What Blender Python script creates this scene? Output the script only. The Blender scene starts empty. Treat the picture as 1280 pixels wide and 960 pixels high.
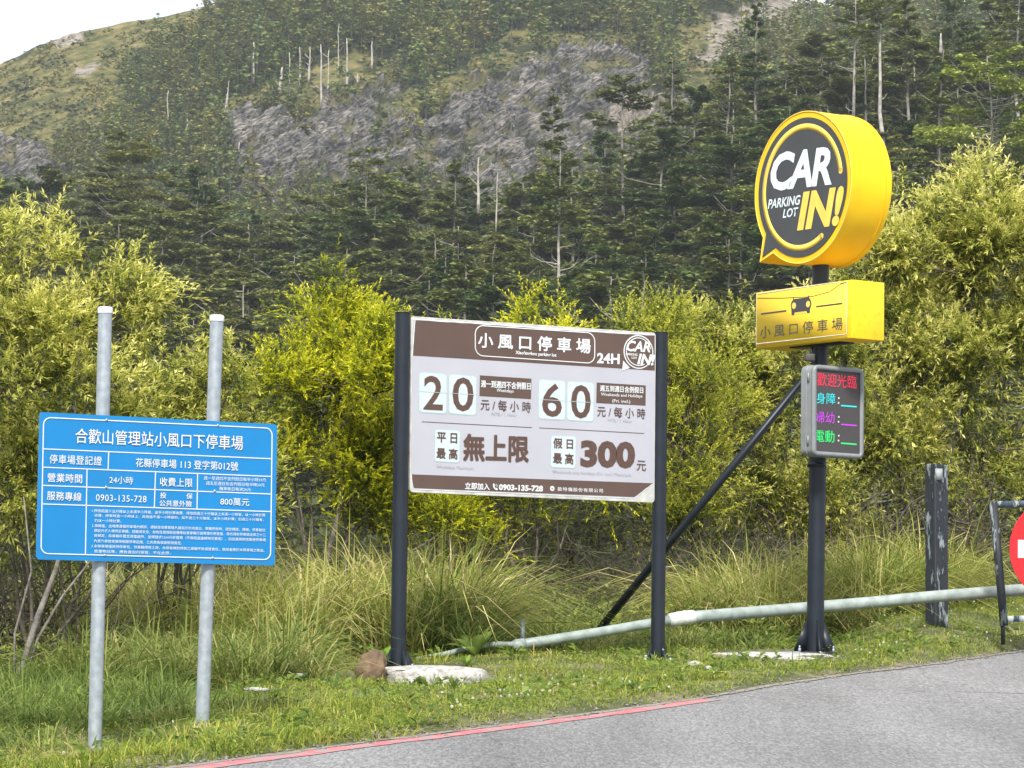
import bpy, math, random
import numpy as np
from mathutils import Matrix, Vector
random.seed(7); RNG = np.random.default_rng(7)
S = bpy.context.scene; COL = S.collection

# ------------------------------------------------------------------ camera, sky, sun, exposure
FPX = 3850.0                       # focal length in pixels of a 1280 wide picture
PITCH = math.atan(320 / FPX); ROLL = 0.015
EYE = 1.5
_F = np.array([0, math.cos(PITCH), math.sin(PITCH)])
_U0 = np.array([0, -math.sin(PITCH), math.cos(PITCH)]); _R0 = np.array([1.0, 0, 0])
_R = math.cos(ROLL) * _R0 + math.sin(ROLL) * _U0
_U = -math.sin(ROLL) * _R0 + math.cos(ROLL) * _U0
cd = bpy.data.cameras.new('camera'); cam = bpy.data.objects.new('camera', cd); COL.objects.link(cam)
cd.sensor_width = 36; cd.lens = FPX / 1280 * 36; cd.clip_start = 0.1; cd.clip_end = 6000
mw = Matrix.Identity(4)
for i in range(3):
    mw[i][0] = _R[i]; mw[i][1] = _U[i]; mw[i][2] = -_F[i]
mw[2][3] = EYE
cam.matrix_world = mw; S.camera = cam
def ray(px, py):
    d = (px - 640) / FPX * _R + _F + (480 - py) / FPX * _U
    return d / d[1]
def P(px, py, d):
    r = ray(px, py) * d
    return np.array([r[0], r[1], r[2] + EYE])
def proj(x, y, z):
    q = np.stack([x, y, z - EYE], -1)
    f = q @ _F
    return 640 + (q @ _R) / f * FPX, 480 - (q @ _U) / f * FPX

SUN = np.array([-0.06, -0.72, 0.72]); SUN /= np.linalg.norm(SUN)
W = bpy.data.worlds.new('World'); S.world = W; W.use_nodes = True
nt = W.node_tree; bg = nt.nodes['Background']; bg.inputs[1].default_value = 0.15
sk = nt.nodes.new('ShaderNodeTexSky'); sk.sky_type = 'NISHITA'; sk.sun_disc = False
sk.sun_elevation = math.asin(SUN[2]); sk.sun_rotation = math.atan2(SUN[0], SUN[1]); sk.altitude = 3000
tc = nt.nodes.new('ShaderNodeTexCoord'); mp = nt.nodes.new('ShaderNodeMapping'); mp.inputs['Scale'].default_value = (2, 2, 5)
nz = nt.nodes.new('ShaderNodeTexNoise'); nz.inputs['Scale'].default_value = 2.2; nz.inputs['Detail'].default_value = 7
rp = nt.nodes.new('ShaderNodeValToRGB'); rp.color_ramp.elements[0].position = 0.30; rp.color_ramp.elements[1].position = 0.62
rp.color_ramp.elements[0].color = (.55, .55, .55, 1)
mx = nt.nodes.new('ShaderNodeMix'); mx.data_type = 'RGBA'; mx.inputs[7].default_value = (4.9, 5.05, 5.2, 1)
L = nt.links.new
L(tc.outputs['Generated'], mp.inputs[0]); L(mp.outputs[0], nz.inputs['Vector']); L(nz.outputs['Fac'], rp.inputs[0])
L(rp.outputs[0], mx.inputs[0]); L(sk.outputs[0], mx.inputs[6]); L(mx.outputs[2], bg.inputs[0])
ld = bpy.data.lights.new('sun', 'SUN'); ld.energy = 3.9; ld.angle = math.radians(8); ld.color = (1, .955, .87)
lo = bpy.data.objects.new('sun', ld); COL.objects.link(lo); lo.location = (0, -20, 40)
lo.rotation_euler = Vector(SUN).to_track_quat('Z', 'Y').to_euler()
S.view_settings.view_transform = 'Standard'; S.view_settings.look = 'None'
S.view_settings.exposure = 0.8; S.view_settings.gamma = 1

# ------------------------------------------------------------------ helpers
def tag(o, label=None, cat=None, group=None, kind=None):
    if label: o['label'] = label
    if cat: o['category'] = cat
    if group: o['group'] = group
    if kind: o['kind'] = kind
    return o
def link(name, me, parent=None, mat=None):
    o = bpy.data.objects.new(name, me); COL.objects.link(o)
    if parent is not None: o.parent = parent
    if mat is not None and me is not None and not me.materials: me.materials.append(mat)
    return o
def empty(name, label, cat, loc=(0, 0, 0), group=None, mat4=None):
    o = bpy.data.objects.new(name, None); COL.objects.link(o); o.empty_display_size = .2
    if mat4 is not None: o.matrix_world = mat4
    else: o.location = loc
    return tag(o, label, cat, group)
def npmesh(name, V, F, cols=None, smooth=False, mat=None):
    """F: int array (n,k) or list of such arrays"""
    if not isinstance(F, list): F = [F]
    F = [f for f in F if len(f)]
    me = bpy.data.meshes.new(name); V = np.asarray(V, np.float32)
    nl = sum(f.size for f in F); npl = sum(len(f) for f in F)
    me.vertices.add(len(V)); me.vertices.foreach_set('co', V.ravel())
    me.loops.add(nl); me.polygons.add(npl)
    me.loops.foreach_set('vertex_index', np.concatenate([f.ravel() for f in F]).astype(np.int32))
    tot = np.concatenate([np.full(len(f), f.shape[1]) for f in F]); st = np.concatenate([[0], np.cumsum(tot)[:-1]])
    me.polygons.foreach_set('loop_start', st.astype(np.int32))
    me.update(calc_edges=True)
    if smooth: me.polygons.foreach_set('use_smooth', np.ones(npl, bool))
    if cols is not None:
        a = me.color_attributes.new('col', 'FLOAT_COLOR', 'POINT')
        c = np.ones((len(V), 4), np.float32); c[:, :3] = cols; a.data.foreach_set('color', c.ravel())
    if mat is not None: me.materials.append(mat)
    return me
class MB:
    """collects verts / quads / tris"""
    def __init__(s): s.V = []; s.F4 = []; s.F3 = []; s.n = 0; s.FN = []
    def add(s, V, F):
        V = np.asarray(V, float); F = np.asarray(F, int)
        (s.F4 if F.shape[1] == 4 else s.F3).append(F + s.n); s.V.append(V); s.n += len(V)
    def box(s, a, b, M=None):
        a = np.array(a, float); b = np.array(b, float)
        V = np.array([[x, y, z] for x in (a[0], b[0]) for y in (a[1], b[1]) for z in (a[2], b[2])])
        if M is not None: V = V @ M.T
        s.add(V, [[0, 1, 3, 2], [4, 6, 7, 5], [0, 4, 5, 1], [2, 3, 7, 6], [0, 2, 6, 4], [1, 5, 7, 3]])
    def tube(s, pts, rad, n=8, cap=True, square=False):
        pts = np.asarray(pts, float); m = len(pts); rad = np.broadcast_to(np.asarray(rad, float), (m,))
        T = np.gradient(pts, axis=0); T /= np.linalg.norm(T, axis=1)[:, None] + 1e-12
        ref = np.array([0, 0, 1.0]) if abs(T[:, 2].mean()) < .8 else np.array([1.0, 0, 0])
        A = np.cross(T, ref); A /= np.linalg.norm(A, axis=1)[:, None] + 1e-12; B = np.cross(T, A)
        an = np.arange(n) * 2 * math.pi / n + (math.pi / 4 if square else 0)
        V = pts[:, None] + rad[:, None, None] * (np.cos(an)[None, :, None] * A[:, None] + np.sin(an)[None, :, None] * B[:, None])
        i = np.arange(m - 1)[:, None] * n; j = np.arange(n)[None]; k = (j + 1) % n
        F = np.stack([i + j, i + k, i + n + k, i + n + j], -1).reshape(-1, 4)
        s.add(V.reshape(-1, 3), F)
        if cap:
            b = s.n - m * n
            c = np.array([pts[0], pts[-1]]); s.V.append(c); ca, cb = s.n, s.n + 1; s.n += 2
            q = np.arange(n); s.F3.append(np.stack([b + (q + 1) % n, b + q, np.full(n, ca)], 1))
            e = b + (m - 1) * n; s.F3.append(np.stack([e + q, e + (q + 1) % n, np.full(n, cb)], 1))
    def poly_prism(s, P2, y0, y1):
        """polygon in local x,z extruded from y0 (front) to y1"""
        P2 = np.asarray(P2, float); n = len(P2)
        V = np.concatenate([np.stack([P2[:, 0], np.full(n, y0), P2[:, 1]], 1), np.stack([P2[:, 0], np.full(n, y1), P2[:, 1]], 1)])
        b = s.n; s.V.append(V); s.n += 2 * n; q = np.arange(n)
        s.F4.append(np.stack([b + q, b + n + q, b + n + (q + 1) % n, b + (q + 1) % n], 1))
        s.FN.append(list(b + q)); s.FN.append(list(b + n + q[::-1]))
    def mesh(s, name, mat=None, smooth=False, cols=None):
        V = np.concatenate(s.V); Fs = []
        if s.F4: Fs.append(np.concatenate(s.F4))
        if s.F3: Fs.append(np.concatenate(s.F3))
        if s.FN:
            me = bpy.data.meshes.new(name)
            me.from_pydata([tuple(v) for v in V], [], [tuple(int(i) for i in f) for A in Fs for f in A] + [tuple(int(i) for i in f) for f in s.FN])
            me.update()
            if mat: me.materials.append(mat)
            return me
        return npmesh(name, V, Fs, cols, smooth, mat)
def bevel(o, w=.004, seg=2):
    m = o.modifiers.new('bevel', 'BEVEL'); m.width = w; m.segments = seg; m.limit_method = 'ANGLE'; m.angle_limit = .6
    return o
def autosmooth(o, ang=40):
    me = o.data
    me.polygons.foreach_set('use_smooth', np.ones(len(me.polygons), bool))
    me.set_sharp_from_angle(angle=math.radians(ang)); return o

def _h(ix, iy, s):
    n = (ix * 374761393 + iy * 668265263 + s * 974634777) & 0xffffffff
    n = ((n ^ (n >> 13)) * 1274126177) & 0xffffffff
    return ((n ^ (n >> 16)) & 0xffff) / 65535.0
def vn(x, y, s=0):
    x = np.asarray(x, float); y = np.asarray(y, float)
    ix = np.floor(x).astype(np.int64); iy = np.floor(y).astype(np.int64); fx = x - ix; fy = y - iy
    fx = fx * fx * (3 - 2 * fx); fy = fy * fy * (3 - 2 * fy)
    a = _h(ix, iy, s); b = _h(ix + 1, iy, s); c = _h(ix, iy + 1, s); d = _h(ix + 1, iy + 1, s)
    return (a + (b - a) * fx) * (1 - fy) + (c + (d - c) * fx) * fy
def fbm(x, y, s=0, o=5):
    t = 0; a = .5
    for i in range(o):
        t = t + a * vn(x * 2 ** i + i * 17.3, y * 2 ** i - i * 9.1, s + i); a *= .5
    return t / (1 - .5 ** o)
def sm(t): t = np.clip(t, 0, 1); return t * t * (3 - 2 * t)

# ------------------------------------------------------------------ materials
def newmat(name):
    m = bpy.data.materials.new(name); m.use_nodes = True
    t = m.node_tree; return m, t, t.nodes['Principled BSDF']
def nd(t, ty, **kw):
    n = t.nodes.new(ty)
    for k, v in kw.items():
        if k.startswith('_'): setattr(n, k[1:], v)
        else: n.inputs[k.replace('__', ' ')].default_value = v
    return n
def rgb(c): return (c[0], c[1], c[2], 1)
def M(name, c, c2=None, rough=.6, metal=0, scale=8, bump=0, bscale=60, spec=.5, detail=6, lo=.35, hi=.65, coat=0, obj=True):
    m, t, b = newmat(name); b.inputs['Roughness'].default_value = rough; b.inputs['Metallic'].default_value = metal
    b.inputs['Specular IOR Level'].default_value = spec; b.inputs['Coat Weight'].default_value = coat
    tcn = nd(t, 'ShaderNodeTexCoord'); src = tcn.outputs['Object']
    if c2 is None: c2 = tuple(x * .86 for x in c)
    n = nd(t, 'ShaderNodeTexNoise', Scale=scale, Detail=detail); t.links.new(src, n.inputs['Vector'])
    r = nd(t, 'ShaderNodeValToRGB'); r.color_ramp.elements[0].position = lo; r.color_ramp.elements[1].position = hi
    r.color_ramp.elements[0].color = rgb(c2); r.color_ramp.elements[1].color = rgb(c)
    t.links.new(n.outputs['Fac'], r.inputs[0]); t.links.new(r.outputs[0], b.inputs['Base Color'])
    if bump:
        n2 = nd(t, 'ShaderNodeTexNoise', Scale=bscale, Detail=5); t.links.new(src, n2.inputs['Vector'])
        bp = nd(t, 'ShaderNodeBump', Strength=bump, Distance=.02); t.links.new(n2.outputs['Fac'], bp.inputs['Height'])
        t.links.new(bp.outputs[0], b.inputs['Normal'])
    return m
def leafmat(name, transl=.3, rough=.5, tint=(1, 1, 1)):
    m, t, b = newmat(name); b.inputs['Roughness'].default_value = rough; b.inputs['Specular IOR Level'].default_value = .35
    a = nd(t, 'ShaderNodeAttribute'); a.attribute_name = 'col'
    mu = nd(t, 'ShaderNodeMix', _data_type='RGBA', _blend_type='MULTIPLY'); mu.inputs[0].default_value = 1
    mu.inputs[7].default_value = rgb(tint); t.links.new(a.outputs['Color'], mu.inputs[6])
    t.links.new(mu.outputs[2], b.inputs['Base Color'])
    if transl:
        tr = nd(t, 'ShaderNodeBsdfTranslucent'); t.links.new(mu.outputs[2], tr.inputs['Color'])
        ms = nd(t, 'ShaderNodeMixShader'); ms.inputs[0].default_value = transl
        t.links.new(b.outputs[0], ms.inputs[1]); t.links.new(tr.outputs[0], ms.inputs[2])
        t.links.new(ms.outputs[0], t.nodes['Material Output'].inputs['Surface'])
    return m
LEAF = leafmat('leaf', .5, .45); NEEDLE = leafmat('needle', .25, .7); GRASS = leafmat('grass_blade', .42, .55)
BARK = M('bark', (.125, .105, .085), (.045, .038, .03), .9, scale=14, bump=.6, bscale=40)
PALEBARK = M('weathered_wood', (.42, .39, .35), (.20, .18, .155), .85, scale=1.5, bump=.3, bscale=8)
TRUNKBARK = M('conifer_bark', (.26, .235, .205), (.12, .105, .09), .9, scale=1.2, bump=.4, bscale=6)
NAVY = M('dark_blue_grey_paint', (.013, .018, .028), (.009, .013, .020), .42, scale=5, bump=.03, bscale=30, spec=.35)
GALV = M('galvanised_steel', (.37, .41, .45), (.27, .31, .345), .45, .35, scale=22, bump=.06, bscale=120)
WHITECAP = M('white_plastic', (.55, .57, .59), rough=.4)
BLUE = M('blue_enamel', (.001, .18, .46), (.001, .165, .42), .38, scale=3)
WHITE = M('white_print', (.60, .62, .64), (.54, .56, .59), .45, scale=40)
LAV = M('pale_lavender_print', (.385, .385, .44), (.36, .36, .415), .42, scale=2)
BROWN = M('brown_print', (.090, .054, .042), (.076, .046, .036), .42, scale=3)
BROWNTXT = M('brown_ink', (.085, .045, .033), (.07, .038, .028), .45, scale=20)
GREYTXT = M('grey_ink', (.33, .34, .39), rough=.5)
CARD = M('card_print', (.47, .54, .57), (.43, .50, .53), .4, scale=9)
CARDEDGE = M('card_shadow_print', (.35, .46, .49), rough=.5)
BACKING = M('worn_aluminium_composite', (.50, .50, .48), (.34, .34, .32), .5, scale=9, detail=9)
YEL = M('yellow_acrylic', (.84, .53, .006), (.78, .47, .006), .5, scale=3.5, spec=.35, detail=9)
YEL2 = M('yellow_film', (.93, .64, .06), (.90, .61, .055), .62, scale=2.5, spec=.2)
YELD = M('yellow_panel_scuffed', (.84, .54, .012), (.76, .46, .008), .4, scale=16, lo=.25, hi=.5)
YELP = M('pale_yellow_print', (.88, .60, .09), rough=.4)
DGREY = M('dark_grey_film', (.048, .050, .055), (.041, .043, .048), .5, scale=3)
SILVER = M('silver_tape', (.62, .60, .55), rough=.4)
GREYBOX = M('grey_powder_coat', (.21, .225, .235), (.18, .195, .205), .45, scale=10)
LEDBLK = M('led_panel', (.055, .050, .052), (.045, .04, .042), .6, scale=120)
CONC = M('whitewashed_concrete', (.44, .425, .41), (.22, .205, .185), .9, scale=16, bump=.7, bscale=45, lo=.3, hi=.55)
ROCKB = M('brown_stone', (.20, .135, .085), (.11, .07, .045), .9, scale=9, bump=.6, bscale=30)
PIPE = M('weathered_pale_pipe', (.35, .40, .385), (.22, .265, .25), .5, .1, scale=9, bump=.08, bscale=60, detail=9)
TAPE = M('white_tape', (.72, .74, .72), (.55, .57, .54), .6, scale=20, bump=.3, bscale=60)
HOSE = M('grey_blue_hose', (.20, .27, .30), (.13, .18, .21), .5, scale=20)
RED = M('red_reflective', (.72, .012, .018), (.66, .010, .015), .35, scale=5)
def emat(name, c, s):
    m, t, b = newmat(name); b.inputs['Base Color'].default_value = rgb(tuple(x * .3 for x in c))
    b.inputs['Emission Color'].default_value = rgb(c); b.inputs['Emission Strength'].default_value = s; return m
def peeling(name, paint, under, scale=3.0, thr=.555):
    m, t, b = newmat(name); b.inputs['Roughness'].default_value = .6
    tcn = nd(t, 'ShaderNodeTexCoord'); mpn = nd(t, 'ShaderNodeMapping', Scale=(5, 5, 1.3)); t.links.new(tcn.outputs['Object'], mpn.inputs[0])
    n = nd(t, 'ShaderNodeTexNoise', Scale=scale, Detail=9); n.inputs['Roughness'].default_value = .65; t.links.new(mpn.outputs[0], n.inputs['Vector'])
    r = nd(t, 'ShaderNodeValToRGB'); e = r.color_ramp.elements; e[0].position = thr; e[0].color = rgb(paint); e[1].position = thr + .025; e[1].color = rgb(under[0])
    q = e.new(thr + .12); q.color = rgb(under[1]); q = e.new(thr - .12); q.color = rgb(tuple(x * 1.5 + .006 for x in paint)); 
    t.links.new(n.outputs['Fac'], r.inputs[0]); t.links.new(r.outputs[0], b.inputs['Base Color'])
    bp = nd(t, 'ShaderNodeBump', Strength=.6, Distance=.004); t.links.new(r.outputs[0], bp.inputs['Height']); t.links.new(bp.outputs[0], b.inputs['Normal'])
    return m
PEEL = peeling('peeling_navy_paint', (.010, .013, .019), ((.14, .17, .19), (.30, .34, .34)))
PEELG = peeling('peeling_grey_paint', (.030, .045, .065), ((.22, .26, .28), (.45, .48, .48)), thr=.5)

# asphalt
def asphalt():
    m, t, b = newmat('worn_asphalt'); b.inputs['Roughness'].default_value = .9; b.inputs['Specular IOR Level'].default_value = .3
    tcn = nd(t, 'ShaderNodeTexCoord'); o = tcn.outputs['Object']
    mq = nd(t, 'ShaderNodeMapping', Scale=(1, .16, 1)); t.links.new(o, mq.inputs[0]); o = mq.outputs[0]
    v = nd(t, 'ShaderNodeTexVoronoi', Scale=95); t.links.new(o, v.inputs['Vector'])
    n = nd(t, 'ShaderNodeTexNoise', Scale=48, Detail=8); n.inputs['Roughness'].default_value = .75; t.links.new(o, n.inputs['Vector'])
    n2 = nd(t, 'ShaderNodeTexNoise', Scale=.9, Detail=7); t.links.new(o, n2.inputs['Vector'])
    r = nd(t, 'ShaderNodeValToRGB'); e = r.color_ramp.elements; e[0].position = .34; e[0].color = (.125, .125, .13, 1); e[1].position = .72; e[1].color = (.315, .31, .31, 1)
    q = e.new(.52); q.color = (.205, .203, .207, 1)
    t.links.new(n.outputs['Fac'], r.inputs[0])
    sr = nd(t, 'ShaderNodeSeparateColor'); t.links.new(v.outputs['Color'], sr.inputs[0])
    r2 = nd(t, 'ShaderNodeMapRange'); r2.inputs[3].default_value = .78; r2.inputs[4].default_value = 1.24; t.links.new(sr.outputs[0], r2.inputs[0])
    r3 = nd(t, 'ShaderNodeMapRange'); r3.inputs[1].default_value = .3; r3.inputs[2].default_value = .7; r3.inputs[3].default_value = .74; r3.inputs[4].default_value = 1.16; t.links.new(n2.outputs['Fac'], r3.inputs[0])
    mu = nd(t, 'ShaderNodeMath', _operation='MULTIPLY'); t.links.new(r2.outputs[0], mu.inputs[0]); t.links.new(r3.outputs[0], mu.inputs[1])
    vm = nd(t, 'ShaderNodeVectorMath', _operation='SCALE'); t.links.new(r.outputs[0], vm.inputs[0]); t.links.new(mu.outputs[0], vm.inputs['Scale'])
    nw = nd(t, 'ShaderNodeTexNoise', Scale=1.3, Detail=6); t.links.new(tcn.outputs['Object'], nw.inputs['Vector'])
    wv = nd(t, 'ShaderNodeMix', _data_type='RGBA'); wv.inputs[0].default_value = .35; t.links.new(tcn.outputs['Object'], wv.inputs[6]); t.links.new(nw.outputs['Color'], wv.inputs[7])
    vc = nd(t, 'ShaderNodeTexVoronoi', Scale=.55, _feature='DISTANCE_TO_EDGE'); t.links.new(wv.outputs[2], vc.inputs['Vector'])
    cr = nd(t, 'ShaderNodeMapRange'); cr.inputs[1].default_value = .0; cr.inputs[2].default_value = .006; cr.inputs[3].default_value = .72; cr.inputs[4].default_value = 1; t.links.new(vc.outputs['Distance'], cr.inputs[0])
    vm2 = nd(t, 'ShaderNodeVectorMath', _operation='SCALE'); t.links.new(vm.outputs[0], vm2.inputs[0]); t.links.new(cr.outputs[0], vm2.inputs['Scale'])
    t.links.new(vm2.outputs[0], b.inputs['Base Color'])
    bp = nd(t, 'ShaderNodeBump', Strength=.8, Distance=.012); t.links.new(n.outputs['Fac'], bp.inputs['Height']); t.links.new(bp.outputs[0], b.inputs['Normal'])
    return m
ASPH = asphalt()
def soil():
    m, t, b = newmat('verge_soil'); b.inputs['Roughness'].default_value = .95
    tcn = nd(t, 'ShaderNodeTexCoord'); o = tcn.outputs['Object']
    n = nd(t, 'ShaderNodeTexNoise', Scale=2.5, Detail=10); t.links.new(o, n.inputs['Vector'])
    r = nd(t, 'ShaderNodeValToRGB'); e = r.color_ramp.elements; e[0].position = .35; e[0].color = (.05, .06, .022, 1); e[1].position = .66; e[1].color = (.20, .17, .10, 1)
    q = e.new(.5); q.color = (.09, .10, .035, 1)
    t.links.new(n.outputs['Fac'], r.inputs[0]); t.links.new(r.outputs[0], b.inputs['Base Color'])
    bp = nd(t, 'ShaderNodeBump', Strength=.8, Distance=.03); n3 = nd(t, 'ShaderNodeTexNoise', Scale=25, Detail=6); t.links.new(o, n3.inputs['Vector'])
    t.links.new(n3.outputs['Fac'], bp.inputs['Height']); t.links.new(bp.outputs[0], b.inputs['Normal'])
    return m
SOIL = soil()

# ------------------------------------------------------------------ near ground
PB, PC = .0154, .0474
def plane(x, y): return PB * x + PC * y
def hit(px, py, lift=0.0):
    r = ray(px, py); d = (lift - EYE) / (r[2] - PB * r[0] - PC)
    return P(px, py, d)
# road edge drawn through points on the road plane
EP = np.array([hit(x, y)[:2] for x, y in ((240, 957), (400, 936), (560, 916), (700, 898), (880, 873), (960, 858), (1080, 841), (1180, 829), (1280, 814))])
d0 = (EP[1] - EP[0]) / np.linalg.norm(EP[1] - EP[0]); d1 = (EP[-1] - EP[-2]) / np.linalg.norm(EP[-1] - EP[-2])
EDGE = np.concatenate([[EP[0] - d0 * 60], [EP[0] - d0 * 20], EP, [EP[-1] + d1 * 20], [EP[-1] + d1 * 60]])
def sdist(x, y):
    """signed distance beyond the road edge (positive on the verge) and arc length"""
    x = np.asarray(x, float); y = np.asarray(y, float); best = np.full(x.shape, 1e9); sg = np.ones(x.shape)
    for a, b in zip(EDGE[:-1], EDGE[1:]):
        d = b - a; l = np.linalg.norm(d); d = d / l
        t = np.clip((x - a[0]) * d[0] + (y - a[1]) * d[1], 0, l)
        dx = x - a[0] - d[0] * t; dy = y - a[1] - d[1] * t; r = np.hypot(dx, dy)
        s = np.sign(-dx * d[1] + dy * d[0]); m = r < best; best = np.where(m, r, best); sg = np.where(m, s, sg)
    return best * sg
def G(x, y):
    s = sdist(x, y); sp = np.clip(s, 0, None)
    z = plane(x, np.minimum(y, 44))
    z = z + .05 * sm(s / .25) * (s > 0) + .10 * (fbm(np.asarray(x) * 1.1, np.asarray(y) * 1.1, 3, 4) - .5) * sm(sp / .8)
    z = z + sm(sp / 1.6) * .24 * sm((np.asarray(x) - 3.0) / 1.2)
    z = z - .13 * sm(sp / 1.0) * sm((-1.7 - np.asarray(x)) / .7)
    xx = np.asarray(x); yy = np.asarray(y)
    z = z - .15 * np.exp(-((xx + .62) / 1.3) ** 2 - ((yy - 24.9) / 1.0) ** 2) - .07 * np.exp(-((xx - 2.4) / .9) ** 2 - ((yy - 27.2) / .8) ** 2)
    z = z - .018 * np.clip(np.asarray(y) - 40, 0, None) ** 2
    z = z - .05 * np.where(s < 0, sm(-s / .3), 0)
    return z
def gz(x, y): return float(G(np.array([x]), np.array([y]))[0])

# verge sheet: from the road edge outwards
def grid_mesh(name, X, Y, Z, mat, cols=None, smooth=True):
    h, w = X.shape; V = np.stack([X, Y, Z], -1).reshape(-1, 3)
    i = np.arange(h - 1)[:, None] * w + np.arange(w - 1)[None]
    F = np.stack([i, i + 1, i + w + 1, i + w], -1).reshape(-1, 4)
    return npmesh(name, V, F, cols, smooth, mat)
xs = np.concatenate([np.linspace(-60, -7, 20), np.linspace(-6.8, 9, 200), np.linspace(9.5, 60, 20)])
ys = np.concatenate([np.linspace(-40, 11, 18), np.linspace(11.3, 44, 260), np.linspace(45, 62, 18)])
X, Y = np.meshgrid(xs, ys); ve = link('verge', grid_mesh('verge', X, Y, G(X, Y), SOIL)); tag(ve, kind='structure')
# road: wide sheet on the road plane
xr = np.linspace(-70, 70, 40); yr = np.linspace(-40, 60, 40)
tA = []
for a in EDGE: tA.append(a)
eg = np.array(tA)
# resample edge finely with a slightly ragged rim
seg = np.linalg.norm(np.diff(eg, axis=0), axis=1); cum = np.concatenate([[0], np.cumsum(seg)])
sa = np.concatenate([np.linspace(0, 50, 25), np.arange(50.05, cum[-1] - 52, .045), np.linspace(cum[-1] - 51.9, cum[-1], 30)])
ex = np.interp(sa, cum, eg[:, 0]); ey = np.interp(sa, cum, eg[:, 1])
tx = np.gradient(ex); ty = np.gradient(ey); ln = np.hypot(tx, ty); nx_, ny_ = -ty / ln, tx / ln
def strip(name, o0, o1, lift, mat, rag0=0, rag1=0, rows=2, sel=slice(None)):
    t = np.linspace(0, 1, rows)[:, None]; s = sa[sel][None]
    oo0 = o0 + rag0 * (fbm(sa[sel] * 3.1, sa[sel] * 0, 11, 5) - .5) * 2; oo1 = o1 + rag1 * (fbm(sa[sel] * 2.3, sa[sel] * 0 + 5, 12, 5) - .5) * 2
    off = oo0[None] * (1 - t) + oo1[None] * t
    X = ex[sel][None] + nx_[sel][None] * off; Y = ey[sel][None] + ny_[sel][None] * off
    return link(name, grid_mesh(name, X, Y, plane(X, Y) + lift, mat))
R_ = strip('road', -60, .02, 0.0, ASPH, 0, .05, 40); tag(R_, kind='structure')
sh = strip('road_shoulder', -.035, .22, .006, M('dusty_grit', (.30, .27, .23), (.19, .17, .14), .95, scale=26, bump=.8, bscale=70, detail=9), .05, .03, 4); tag(sh, kind='structure')
# red edge line, worn, ending near the pole
endS = None
pE = hit(886, 874)[:2]; k = np.argmin(np.hypot(ex - pE[0], ey - pE[1])); k0 = np.argmin(np.hypot(ex - EP[0][0] + 6, ey - EP[0][1] + 6))
REDP, t_, b_ = newmat('worn_red_paint'); b_.inputs['Roughness'].default_value = .75
tcn = nd(t_, 'ShaderNodeTexCoord'); n_ = nd(t_, 'ShaderNodeTexNoise', Scale=9, Detail=10); t_.links.new(tcn.outputs['Object'], n_.inputs['Vector'])
r_ = nd(t_, 'ShaderNodeValToRGB'); r_.color_ramp.elements[0].position = .42; r_.color_ramp.elements[0].color = (.26, .22, .22, 1); r_.color_ramp.elements[1].position = .56; r_.color_ramp.elements[1].color = (.52, .12, .14, 1)
t_.links.new(n_.outputs['Fac'], r_.inputs[0]); t_.links.new(r_.outputs[0], b_.inputs['Base Color'])
rl = strip('red_edge_line', -.20, -.03, .004, REDP, .03, .04, 3, slice(k0, k)); tag(rl, kind='structure')
k2 = np.argmin(np.hypot(ex - hit(1045, 846)[0], ey - hit(1045, 846)[1]))

# ------------------------------------------------------------------ mountain terrain
def table(rows):
    a = np.array([ray(x, y) for x, y in rows]); return a[:, 0], a[:, 2]
RU, RS = table([(-900, 260), (-400, 215), (-100, 205), (0, 215), (60, 205), (130, 178), (200, 190), (250, 205), (300, 245), (350, 268), (400, 232), (450, 200), (500, 222), (560, 205), (620, 215), (690, 195), (740, 190), (780, 165), (830, 150), (900, 95), (950, 60), (1000, 45), (1060, 35), (1120, 35), (1200, 10), (1280, -25), (1500, -80), (2300, -160)])
SU, SS = table([(-1500, 330), (-900, 260), (-300, 160), (0, 76), (50, 49), (100, 34), (200, 13), (270, -1), (340, -40), (450, -60), (700, -60), (900, -40), (1000, -6), (1050, 2), (1120, 8), (1180, 2), (1280, -15), (1600, -40), (2600, 60)])
D0, D1, DF0, DF1 = 220., 450., 640., 850.
def terrain(u, D):
    zr = np.interp(u, RU, RS) * D1 - 10.5
    z2 = 8 + 3 * np.sin(u * 18)
    zf0 = np.maximum(np.interp(u, *table([(-900, 330), (0, 330), (640, 300), (1000, 220), (1280, 180), (2000, 250)])) * DF0, zr - 4)
    sky = np.interp(u, SU, SS) * DF1
    pts = [(50, -8 + 0 * u), (D0, z2), (D1, zr), (D1 + 30, zr - 7), (D1 + 90, zr - 6), (DF0, zf0), (DF1, sky), (DF1 + 12, sky - .5), (DF1 + 150, sky - 40), (1500, -30 + 0 * u)]
    z = pts[0][1].copy()
    for (a, za), (b, zb) in zip(pts[:-1], pts[1:]):
        t = np.clip((D - a) / (b - a), 0, 1)
        if b == D1: t = t ** 1.15
        z = np.where(D >= a, za + (zb - za) * t, z)
    x = u * D
    amp = np.clip((D - 120) / 200, 0, 1)
    z = z + amp * 3.2 * (fbm(x / 34, D / 34, 5, 4) - .5)
    return z
def ell(px, py, cx, cy, rx, ry, deg=0):
    a = math.radians(deg); dx = px - cx; dy = py - cy
    X = dx * math.cos(a) - dy * math.sin(a); Y = dx * math.sin(a) + dy * math.cos(a)
    return 1 - np.sqrt((X / rx) ** 2 + (Y / ry) ** 2)
ROCKS = [(385, 190, 125, 42, 28), (330, 165, 55, 30, 0), (480, 195, 80, 34, 22), (560, 180, 100, 34, 30), (650, 125, 120, 44, 28), (740, 95, 85, 42, 0), (620, 210, 75, 50, 20), (770, 150, 90, 60, 0), (30, 215, 60, 30, -20), (700, 175, 60, 60, 0)]
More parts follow.
